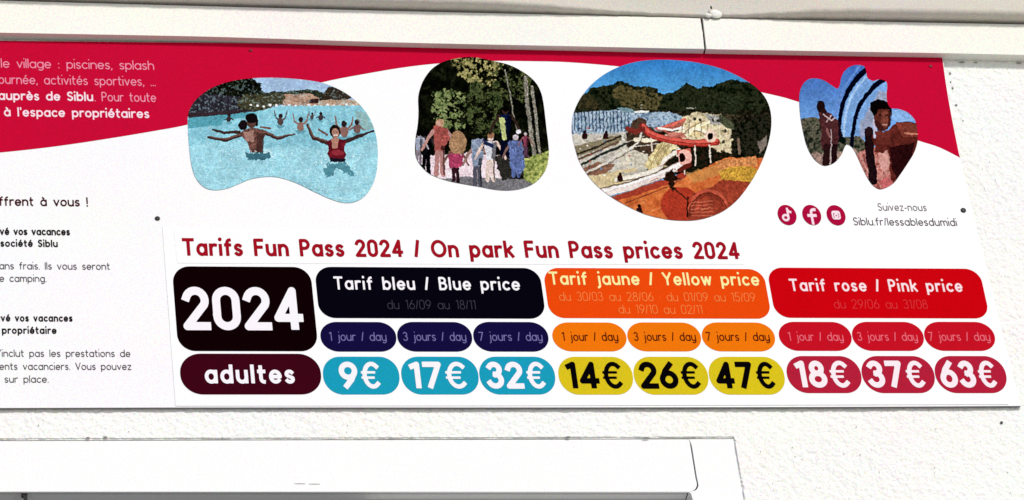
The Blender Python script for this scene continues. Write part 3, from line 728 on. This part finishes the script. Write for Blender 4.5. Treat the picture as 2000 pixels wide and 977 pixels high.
a.poly([(1070, 490), (1125, 490), (1110, 560), (1080, 560)], (176, 122, 104), rough=4); a.ell(1110, 590, 44, 18, (150, 46, 56), rough=.6); a.rect(1058, 626, 1166, 652, (36, 30, 44), rough=4)
a.ell(1097, 444, 37, 46, (44, 30, 30)); a.ell(1100, 456, 25, 34, (172, 124, 106)); a.line([(1088, 470), (1112, 470)], 6, (236, 214, 206)); a.ell(1090, 450, 4, 3, (40, 26, 26)); a.ell(1110, 450, 4, 3, (40, 26, 26))
a.poly([(1030, 660), (1170, 655), (1235, 745), (1190, 740), (1120, 690), (1050, 760), (1020, 740)], (58, 120, 136), rough=22, rc=14, a=.8)
a.poly([(1240, 300), (1310, 320), (1360, 420), (1300, 440), (1250, 380)], (146, 164, 150), rough=14, rc=20, a=.5)
pm = a.finish('pool_picture', .09, 3, .14, .80)
a.lay([(95, 330), (130, 250), (190, 190), (270, 140), (370, 105), (480, 85), (600, 77), (720, 78), (850, 87), (980, 105), (1060, 128), (1140, 165), (1210, 210), (1270, 265), (1320, 330), (1355, 400), (1378, 480), (1388, 560), (1388, 640), (1380, 720), (1360, 790), (1320, 860), (1270, 905), (1210, 927), (1140, 925), (1060, 900), (960, 855), (860, 805), (770, 770), (690, 752), (610, 752), (520, 768), (440, 800), (370, 828), (290, 842), (220, 830), (170, 790), (135, 730), (115, 650), (103, 550), (96, 440)], dP, pm, board, 'printed picture of bathers in a turquoise pool')

# 2: a walk under trees (the costumed figure is left out)
a = Pic(1042, 977, 790, 90, 3.256)
a.put(np.ones(a.xx.shape, bool), 0, .6, 30, [(10, 10, 8), (18, 20, 14), (26, 28, 20), (48, 54, 36)])
a.poly([(280, 60), (560, 60), (640, 130), (560, 250), (420, 230), (330, 190)], 0, rough=30, rc=30, cols=[(34, 36, 22), (92, 92, 54), (196, 184, 120), (60, 64, 40)], amp=.7, holes=.5, cell=18)
a.poly([(170, 300), (260, 270), (380, 300), (420, 420), (400, 520), (250, 540), (180, 460)], 0, rough=30, rc=30, cols=[(24, 30, 18), (86, 102, 60), (150, 160, 104), (40, 50, 30)], amp=.7, holes=.5, cell=20)
a.poly([(560, 90), (760, 140), (820, 260), (780, 360), (640, 330), (560, 220)], 0, rough=30, rc=30, cols=[(18, 22, 14), (60, 72, 42), (104, 108, 66), (30, 34, 22)], amp=.7, holes=.5, cell=18)
a.poly([(430, 230), (600, 230), (640, 420), (600, 560), (430, 560), (390, 400)], 0, rough=30, rc=30, cols=[(18, 20, 14), (52, 64, 38), (96, 106, 64), (26, 30, 20)], amp=.7, holes=.5, cell=18)
for pts, wd in (([(770, 200), (785, 400), (826, 720)], 26), ([(812, 260), (836, 460), (858, 690)], 20), ([(640, 150), (690, 420), (720, 560)], 9)): a.line(pts, wd, (128, 124, 112), amp=.6)
a.poly([(60, 700), (190, 690), (420, 680), (620, 700), (640, 790), (600, 870), (200, 850)], (222, 200, 206), rough=8, amp=.12)
a.poly([(190, 850), (360, 828), (700, 842), (860, 860), (800, 960), (300, 960)], (118, 116, 120), rough=6, amp=.25)
a.poly([(740, 720), (860, 690), (930, 660), (940, 850), (820, 880), (760, 850)], 0, rough=18, rc=24, cols=[(60, 76, 34), (150, 160, 84), (206, 204, 130)], amp=.5, cell=16)
a.poly([(560, 700), (680, 690), (760, 820), (620, 850)], (52, 50, 46), rough=10, amp=.4)
a.person(140, 810, 270, (60, 52, 56), (24, 24, 30), (16, 16, 22), (20, 18, 20)); a.poly([(95, 570), (125, 580), (130, 640), (100, 640)], (150, 160, 180), rough=5, a=.8)
a.person(92, 740, 190, (170, 160, 170), (150, 156, 176), (130, 120, 130), (20, 18, 20))
a.person(226, 815, 350, (176, 130, 122), (160, 84, 78), (172, 122, 118), (196, 160, 124)); a.ell(222, 500, 26, 36, (176, 134, 104)); a.ell(218, 494, 14, 20, (200, 156, 140))
a.poly([(185, 510), (270, 520), (290, 600), (250, 640), (185, 600)], (158, 80, 74), rough=8, amp=.3)
a.person(325, 868, 250, (110, 76, 66), (150, 62, 92), (58, 30, 40), (120, 92, 66)); a.ell(338, 618, 54, 76, (158, 122, 90), amp=.25); a.poly([(275, 690), (372, 690), (368, 770), (290, 775)], (160, 60, 92), rough=10, amp=.3)
a.person(462, 885, 290, (150, 120, 110), (128, 140, 160), (84, 84, 96), (120, 84, 60)); a.poly([(420, 600), (495, 590), (498, 715), (425, 715)], (132, 144, 166), rough=8, amp=.35)
a.person(545, 850, 300, (206, 180, 170), (206, 206, 214), (206, 186, 176), (150, 110, 80)); a.poly([(498, 590), (565, 630), (566, 650), (500, 625)], (40, 48, 84), rough=3)
a.person(640, 700, 320, (60, 44, 40), (24, 34, 70), (18, 22, 44), (18, 16, 18)); a.poly([(600, 460), (634, 455), (648, 600), (620, 602)], (176, 184, 120), rough=4, amp=.1)
a.person(705, 825, 260, (120, 92, 88), (84, 100, 150), (84, 100, 150), (180, 170, 176)); a.poly([(660, 610), (745, 600), (765, 770), (730, 820), (670, 770)], (92, 108, 156), rough=12, amp=.35)
a.person(770, 700, 150, (140, 90, 90), (130, 60, 80), (90, 60, 80), (170, 160, 160)); a.ell(722, 545, 18, 14, (214, 210, 216))
pm = a.finish('forest_picture', .13, 5)
a.lay([(88, 330), (100, 270), (125, 210), (170, 150), (230, 108), (300, 85), (380, 72), (450, 72), (520, 85), (570, 97), (650, 115), (720, 145), (790, 190), (840, 240), (870, 300), (885, 370), (895, 450), (905, 540), (915, 620), (918, 690), (905, 770), (870, 830), (820, 875), (750, 905), (660, 918), (570, 912), (480, 895), (380, 878), (290, 860), (210, 835), (150, 805), (105, 760), (75, 710), (68, 650), (72, 580), (85, 500), (90, 420)], dP, pm, board, 'printed picture of families walking under dark trees')

# 3: water slides
a = Pic(1264, 977, 1090, 100, 2.873)
t = np.clip(a.yy / 260, 0, 1)[..., None]; a.a = np.array((38, 118, 196.)) * (1 - t) + np.array((84, 156, 208.)) * t
a.poly([(60, 330), (130, 250), (200, 200), (300, 190), (350, 165), (420, 195), (520, 200), (580, 240), (640, 235), (680, 210), (720, 180), (780, 205), (850, 205), (910, 175), (980, 160), (1060, 170), (1264, 200), (1264, 420), (60, 420)], 0, rough=16, rc=22, cols=[(14, 20, 14), (24, 32, 20), (58, 62, 42), (20, 28, 18)], amp=.6, cell=18)
a.poly([(40, 340), (1264, 330), (1264, 640), (40, 700)], 0, cols=[(16, 16, 12), (40, 38, 28), (90, 78, 60)], amp=.4, cell=14)
a.poly([(70, 350), (200, 338), (330, 330), (420, 345), (640, 345), (700, 370), (700, 430), (420, 470), (70, 480)], 0, rough=8, cols=[(40, 60, 80), (120, 146, 170), (176, 194, 210), (60, 84, 100)], amp=.5, cell=16)
for x in range(90, 400, 20): a.line([(x, 340), (x + 5, 452)], 5, (30, 44, 62), a=.8)
a.poly([(420, 335), (515, 335), (500, 348), (430, 350)], (224, 224, 214)); a.poly([(320, 320), (380, 315), (430, 335), (380, 350)], (110, 140, 150), rough=3); a.line([(464, 302), (464, 320)], 10, (210, 210, 200)); a.line([(720, 318), (780, 322)], 8, (150, 150, 130))
a.poly([(70, 470), (400, 455), (560, 500), (560, 720), (200, 760), (90, 640)], 0, rough=6, cols=[(150, 140, 126), (180, 172, 160), (206, 200, 186), (120, 116, 100)], amp=.3, cell=30)
a.poly([(420, 390), (480, 380), (500, 420), (560, 460), (560, 560), (480, 610), (400, 560), (380, 470)], 0, rough=14, rc=20, cols=[(26, 22, 20), (66, 58, 44), (96, 66, 54), (40, 36, 28)], amp=.6, cell=16)
a.poly([(80, 540), (300, 480), (350, 470), (360, 500), (100, 600)], (134, 122, 96), rough=3, amp=.2); a.line([(90, 585), (200, 545), (350, 478)], 10, (52, 46, 38)); a.line([(130, 640), (230, 590), (380, 520)], 14, (44, 54, 50)); a.line([(110, 612), (340, 510)], 12, (110, 84, 66))
a.poly([(140, 660), (220, 625), (320, 640), (270, 690), (170, 700)], (142, 100, 80), rough=3, amp=.25)
a.poly([(170, 705), (420, 655), (500, 690), (420, 730), (230, 772)], (204, 184, 140), rough=4); a.poly([(320, 560), (420, 540), (520, 600), (500, 660), (360, 660)], (196, 188, 170), rough=16, amp=.2)
a.poly([(560, 520), (640, 510), (690, 560), (640, 640), (520, 670), (480, 640)], 0, rough=10, rc=20, cols=[(150, 132, 80), (216, 196, 140), (232, 220, 180)], amp=.4, cell=14)
a.poly([(640, 560), (760, 530), (960, 520), (960, 640), (680, 700), (600, 640)], 0, rough=12, cols=[(16, 16, 12), (34, 36, 26), (70, 40, 30)], amp=.5, cell=14)
a.poly([(670, 460), (700, 370), (760, 345), (910, 360), (970, 430), (968, 580), (900, 560), (800, 520), (700, 500)], 0, rough=14, rc=20, cols=[(96, 88, 68), (196, 178, 138), (226, 212, 176), (150, 132, 100)], amp=.5, cell=14)
a.poly([(820, 355), (905, 362), (910, 420), (850, 410)], (158, 156, 150), rough=6, amp=.4); a.poly([(690, 460), (770, 395), (840, 400), (800, 490)], (214, 192, 140), rough=6)
a.poly([(540, 440), (640, 400), (720, 385), (690, 430), (600, 455)], (176, 96, 78), rough=6, amp=.3); a.line([(545, 436), (640, 415), (712, 380)], 12, (214, 100, 84))
a.poly([(980, 420), (1264, 330), (1264, 600), (1110, 610), (990, 590)], 0, rough=16, rc=24, cols=[(10, 14, 10), (24, 30, 20), (60, 56, 44), (16, 20, 14)], amp=.6, cell=14); a.line([(1010, 500), (1015, 580)], 16, (120, 100, 84)); a.poly([(1110, 520), (1150, 490), (1180, 480), (1160, 540), (1130, 580)], (180, 160, 150), rough=14, a=.6)
a.poly([(250, 980), (300, 830), (420, 790), (600, 730), (740, 690), (940, 600), (1264, 600), (1264, 980)], 0, rough=4, cols=[(186, 84, 40), (210, 108, 52), (222, 130, 70)], amp=.3, cell=40)
a.poly([(900, 662), (1000, 640), (1120, 665), (1110, 740), (1000, 755), (910, 720)], (196, 156, 52), rough=14, amp=.4, a=.85); a.poly([(700, 690), (880, 640), (960, 600), (900, 700), (760, 740)], (196, 138, 70), rough=10, a=.7)
a.ell(680, 860, 105, 100, (178, 58, 38)); a.poly([(840, 770), (930, 720), (1080, 740), (1090, 850), (960, 900), (860, 960), (720, 960), (740, 800)], (160, 64, 44), rough=6, amp=.25, cell=20)
a.line([(300, 830), (500, 770), (700, 700)], 34, (168, 62, 44)); a.line([(380, 850), (600, 765), (700, 716)], 5, (120, 50, 40))
a.line([(690, 640), (560, 700), (400, 755), (250, 795)], 50, (222, 206, 200)); a.line([(690, 615), (560, 675), (400, 735), (240, 768)], 6, (90, 76, 60)); a.line([(680, 665), (560, 725), (400, 785), (300, 815)], 5, (150, 110, 100))
a.poly([(360, 690), (500, 655), (520, 680), (400, 720)], (176, 170, 156), rough=2)
arc = A(840, 900, 108, 118, 180, 20, 16); arc = [(x, 1800 - y) for x, y in arc]; a.line(arc, 14, (196, 84, 62)); a.line([(x, y + 16) for x, y in arc], 5, (90, 34, 28)); arc2 = [(840 + (x - 840) * .78, 900 + (y - 900) * .78) for x, y in arc]; a.line(arc2, 5, (110, 44, 34))
for i in range(5): a.line([(745, 850 + i * 18), (860, 838 + i * 20)], 5, (206, 110, 84), a=.8)
a.line([(725, 820), (722, 920)], 9, (60, 30, 24)); a.line([(640, 760), (720, 830)], 9, (80, 40, 30))
a.poly([(620, 670), (650, 660), (660, 700), (700, 720), (650, 730), (650, 780), (630, 780), (620, 730), (580, 720)], (46, 30, 22), rough=16, rc=12, amp=.5)
a.poly([(300, 215), (360, 190), (430, 215), (520, 210), (575, 250), (560, 330), (440, 330), (330, 300)], 0, rough=14, rc=20, cols=[(30, 34, 22), (70, 66, 40), (112, 98, 62), (40, 42, 28)], amp=.5, cell=10, holes=.45)
a.poly([(120, 260), (200, 220), (260, 260), (240, 330), (120, 320)], 0, rough=14, rc=20, cols=[(26, 30, 20), (64, 58, 38), (86, 76, 48)], amp=.5, cell=10, holes=.5)
a.poly([(690, 250), (860, 240), (1100, 250), (1150, 360), (900, 350), (700, 320)], 0, rough=14, rc=20, cols=[(20, 26, 18), (44, 52, 34), (70, 76, 54)], amp=.5, cell=10, holes=.52)
a.line(smooth([(850, 470), (780, 440), (700, 452), (610, 478), (520, 500), (430, 498)], 4, False), 20, (232, 216, 186)); a.line(smooth([(850, 480), (780, 452), (700, 464), (610, 490), (520, 512), (430, 510)], 4, False), 4, (120, 90, 70))
a.line([(845, 400), (770, 430), (700, 490)], 16, (236, 222, 184)); a.line([(820, 395), (745, 425), (680, 480)], 5, (140, 118, 84)); a.line([(560, 432), (640, 445), (700, 428)], 12, (244, 236, 224))
a.line(smooth([(680, 560), (610, 600), (560, 660), (440, 700), (330, 720)], 4, False), 24, (232, 222, 206)); a.line(smooth([(680, 574), (612, 616), (564, 674), (444, 714), (330, 734)], 4, False), 5, (110, 92, 76))
a.line(smooth([(470, 450), (440, 520), (360, 570), (250, 640), (140, 690)], 4, False), 12, (208, 202, 190)); a.line(smooth([(476, 458), (448, 530), (368, 582), (256, 652), (146, 702)], 4, False), 4, (84, 76, 66))
a.line([(690, 630), (560, 690), (400, 745), (250, 785)], 10, (250, 244, 240))
for q in range(30): rx_, ry_ = random.uniform(100, 560), random.uniform(350, 700); a.ell(rx_, ry_, 6, 4, random.choice([(240, 240, 236), (40, 40, 44), (200, 80, 60), (90, 130, 170)]), a=.8)
for q in range(5): a.line([(590 + q * 16, 515), (560 + q * 10, 560), (520 + q * 14, 640 - q * 4)], 4, (130, 108, 70), a=.7)
for q in range(7): a.line([(700 + q * 34, 395 + q * 4), (690 + q * 36, 470 + q * 3)], 5, random.choice([(110, 96, 72), (236, 224, 190)]), a=.7)
for x, y in ((862, 380), (890, 384), (930, 440), (760, 372), (920, 500), (790, 380)): a.rect(x, y, x + 12, y + 18, (60, 56, 50), rough=2)
a.poly([(905, 360), (985, 400), (985, 440), (940, 430), (905, 400)], 0, rough=10, cols=[(40, 44, 34), (96, 100, 74), (30, 32, 26)], amp=.5, cell=10)
a.poly([(880, 620), (1110, 590), (1120, 650), (960, 650), (900, 670)], (200, 128, 74), rough=8, amp=.35, cell=10)
a.line([(420, 540), (560, 520)], 5, (196, 188, 176)); a.line([(250, 560), (480, 480)], 5, (206, 196, 180), a=.7)
for q in range(16): a.line([(90 + q * 21, 455 - q * .8), (92 + q * 21, 478 - q)], 4, (214, 214, 216), a=.7)
for q in range(12): rx_, ry_ = random.uniform(420, 1000), random.uniform(640, 900); a.line([(rx_, ry_), (rx_ + 50, ry_ - 18)], 5, random.choice([(150, 66, 34), (232, 150, 96), (120, 50, 34)]), a=.5)
sl3 = [(475, 425), (510, 462), (580, 490), (680, 512), (780, 520), (888, 512)]
a.line(sl3, 40, (150, 44, 36)); a.line([(x, y - 8) for x, y in sl3], 18, (216, 92, 78)); a.line([(x, y + 10) for x, y in sl3], 8, (200, 66, 54)); a.line([(390, 440), (430, 455), (475, 440)], 30, (128, 50, 42), amp=.4); a.poly([(600, 455), (700, 460), (720, 490), (620, 490)], (190, 98, 84), a=.8)
for x, y0, y1 in ((520, 490, 560), (660, 530, 590), (765, 535, 640), (848, 530, 625), (700, 620, 690)): a.line([(x, y0), (x + 6, y1)], 9, (206, 190, 176))
a.ell(853, 478, 32, 36, (222, 190, 170)); a.ell(853, 480, 17, 20, (20, 14, 12)); a.poly([(660, 560), (740, 545), (745, 625), (700, 640)], (190, 90, 76), rough=3)
a.ell(708, 598, 38, 44, (226, 164, 150)); a.ell(694, 600, 17, 25, (34, 18, 16)); a.line([(735, 640), (680, 670)], 24, (110, 40, 32))
for x, y in ((460, 880), (348, 705), (270, 470), (150, 472)): a.ell(x, y - 14, 9, 10, (40, 24, 24)); a.poly([(x - 14, y - 6), (x + 12, y - 6), (x + 16, y + 24), (x - 18, y + 26)], (52, 26, 28), rough=4)
pm = a.finish('slide_picture', .10, 9, .2, .84)
a.lay([(78, 400), (90, 340), (125, 265), (185, 190), (260, 130), (350, 85), (450, 58), (560, 48), (680, 52), (800, 68), (920, 100), (1020, 145), (1100, 195), (1155, 250), (1185, 310), (1197, 380), (1192, 460), (1170, 550), (1130, 650), (1075, 745), (1005, 835), (930, 895), (850, 930), (770, 948), (680, 950), (590, 940), (490, 915), (400, 875), (310, 825), (230, 765), (170, 700), (120, 620), (92, 530), (78, 460)], dP, pm, board, 'printed picture of orange water slides under a blue sky')

# 4: two young people under a blue slide
a = Pic(1109, 977, 1490, 90, 2.6405, .6)
t = np.clip((a.yy - 100) / 380, 0, 1)[..., None]; a.a = np.array((58, 104, 186.)) * (1 - t) + np.array((112, 164, 222.)) * t
a.poly([(525, 120), (650, 150), (660, 330), (600, 340), (560, 420), (500, 520), (385, 520), (395, 380), (430, 240)], (112, 158, 216), amp=.08, cell=30)
a.poly([(600, 230), (650, 240), (640, 320), (560, 420), (500, 500), (500, 400)], (150, 150, 170), rough=4, a=.8)
a.poly([(180, 380), (240, 370), (300, 380), (400, 470), (500, 470), (540, 500), (540, 760), (180, 640)], 0, rough=12, rc=20, cols=[(20, 26, 20), (56, 60, 48), (120, 112, 92), (40, 46, 36)], amp=.5, cell=14)
a.poly([(180, 560), (440, 540), (560, 600), (600, 760), (180, 700)], (150, 122, 112), rough=10, amp=.3)
a.line(smooth([(570, 130), (520, 172), (464, 246), (432, 320), (420, 400), (416, 480)], 5, False), 12, (150, 186, 226)); a.line(smooth([(500, 100), (462, 150), (412, 226), (384, 310), (372, 390)], 5, False), 10, (92, 132, 200))
a.line(smooth([(548, 112), (500, 150), (440, 230), (408, 310), (394, 400), (388, 490)], 5, False), 30, (10, 18, 40), wd2=18)
a.line(smooth([(632, 170), (570, 212), (510, 285), (482, 350), (466, 430), (456, 520)], 5, False), 26, (10, 18, 40), wd2=18)
a.ell(296, 312, 20, 32, (44, 26, 28)); a.line([(310, 330), (330, 372)], 26, (50, 26, 26)); a.poly([(284, 345), (330, 340), (388, 385), (392, 480), (380, 530), (305, 530), (296, 430)], (84, 44, 46), rough=5, amp=.3)
a.line([(310, 350), (350, 385), (370, 372)], 7, (196, 170, 172)); a.line([(350, 360), (325, 392)], 6, (186, 156, 160)); a.line([(330, 430), (345, 470)], 10, (140, 90, 86)); a.line([(330, 520), (326, 625)], 34, (52, 28, 30)); a.line([(368, 520), (366, 612)], 30, (44, 24, 28)); a.line([(352, 430), (350, 610)], 5, (170, 150, 150))
a.line([(392, 400), (410, 500)], 14, (38, 26, 36)); a.ell(408, 486, 20, 16, (20, 30, 26))
a.poly([(470, 560), (560, 520), (700, 560), (790, 560), (700, 760), (540, 760)], 0, rough=10, rc=20, cols=[(110, 50, 44), (176, 96, 86), (206, 140, 130), (90, 36, 34)], amp=.4, cell=16)
a.line([(545, 440), (550, 540), (565, 690)], 44, (40, 24, 28), amp=.4); a.ell(543, 440, 16, 26, (50, 30, 32)); a.line([(520, 560), (530, 640)], 12, (150, 80, 74))
a.poly([(560, 460), (650, 430), (690, 390), (800, 395), (810, 520), (780, 600), (690, 740), (660, 700), (640, 560), (580, 540)], (96, 40, 34), rough=6, amp=.3, cell=18)
a.poly([(680, 395), (790, 400), (798, 470), (720, 470)], (126, 58, 46), rough=6, amp=.2); a.line([(730, 450), (800, 455)], 9, (196, 120, 96)); a.poly([(650, 520), (780, 500), (760, 620), (690, 700), (660, 620)], (52, 22, 24), rough=6, amp=.3)
a.poly([(590, 690), (660, 680), (670, 720), (620, 745)], (196, 96, 96), rough=3); a.poly([(590, 560), (640, 540), (650, 620), (610, 650)], (214, 160, 150), rough=14, rc=14, a=.75); a.line([(470, 530), (500, 560), (540, 650)], 8, (206, 150, 140), a=.7)
a.poly([(660, 330), (720, 325), (790, 385), (700, 392), (665, 380)], (124, 168, 222), amp=.05)
a.line([(572, 385), (580, 470)], 20, (176, 176, 200)); a.poly([(575, 440), (650, 440), (660, 500), (590, 510)], (108, 48, 40), rough=4, amp=.2)
a.ell(614, 372, 44, 66, (96, 46, 38), amp=.3); a.ell(628, 378, 24, 44, (120, 62, 50), amp=.3); a.poly([(572, 380), (600, 400), (630, 436), (590, 440)], (62, 30, 28), rough=5, a=.7); a.poly([(552, 330), (556, 290), (590, 276), (630, 280), (662, 310), (662, 350), (640, 325), (600, 325), (576, 360), (564, 350)], (22, 14, 16), rough=5, rc=12)
a.ell(604, 358, 9, 5, (52, 24, 22), a=.7); a.ell(638, 358, 8, 5, (52, 24, 22), a=.7); a.ell(624, 384, 8, 9, (136, 74, 60), a=.7); a.line([(612, 408), (640, 407)], 6, (190, 150, 140), a=.7); a.poly([(640, 330), (664, 350), (656, 410), (636, 436), (648, 380)], (56, 26, 24), rough=4, a=.7)
pm = a.finish('youths_picture', .10, 11, .22, .82)
a.lay([(188, 290), (190, 240), (205, 200), (235, 172), (275, 167), (320, 180), (365, 210), (385, 220), (397, 200), (405, 160), (425, 125), (460, 102), (500, 98), (525, 108), (533, 130), (540, 165), (570, 180), (600, 172), (632, 180), (641, 205), (638, 250), (642, 290), (660, 320), (700, 325), (750, 345), (785, 385), (796, 430), (798, 490), (780, 550), (750, 600), (710, 660), (670, 710), (610, 738), (570, 720), (540, 680), (510, 620), (485, 565), (465, 528), (440, 508), (425, 515), (405, 560), (370, 600), (325, 617), (290, 605), (255, 570), (225, 510), (205, 430), (193, 360)], dP, pm, board, 'printed picture of two young people under a blue slide')

# small nail in the wall near the board's lower right corner
def nail(x, y, r, lab):
    c = P(x, y, 0); vs = []; fs = []; n = 12; rad = r * .00085
    for rr_, dd in ((rad, -.001), (rad, .0016), (rad * .7, .0026)):
        for i in range(n): a_ = 2 * math.pi * i / n; vs.append((c[0] + rr_ * math.cos(a_), -dd, c[2] + rr_ * math.sin(a_)))
    for j in range(2):
        for i in range(n): fs.append((j * n + i, j * n + (i + 1) % n, (j + 1) * n + (i + 1) % n, (j + 1) * n + i))
    fs.append(tuple(2 * n + i for i in range(n)))
    link('nail', mesh('nail', vs, fs), M['metal'], label=lab, cat='nail')
nail(1956, 826, 2.8, 'small dark nail head in the rough wall below the board\'s lower right corner')

# small chips and dirt spots in the wall render
rs = random.Random(12)
spots = [(1856, 143, 2.2, 2), (1861, 172, 2, 2.6), (1868, 205, 2.4, 1.6), (1857, 160, 1.4, 1.4), (1881, 236, 1.4, 1.2), (1879, 121.5, 6, 1.3), (1905, 122, 4, 1), (1990, 123, 6, 1.5), (172, 855, 4, 1.6), (206, 854, 5, 1.8), (1110, 853.5, 5, 1.4), (1262, 855, 7, 1.2)]
spots += [(rs.uniform(1480, 1980), rs.uniform(830, 970), rs.uniform(.6, 1.2), rs.uniform(.6, 1.2)) for _ in range(14)]
spots += [(rs.uniform(1915, 1995), rs.uniform(135, 560), rs.uniform(.5, .9), rs.uniform(.5, .9)) for _ in range(6)]
spots += [(rs.uniform(20, 1400), rs.uniform(806, 846), rs.uniform(.7, 1.4), rs.uniform(.5, .8)) for _ in range(8)]
for i, (x, y, rx, ry) in enumerate(spots):
    lump('chip', x, y, rx, ry, .0012, .0011, M['grime'], wall, 30 + i)
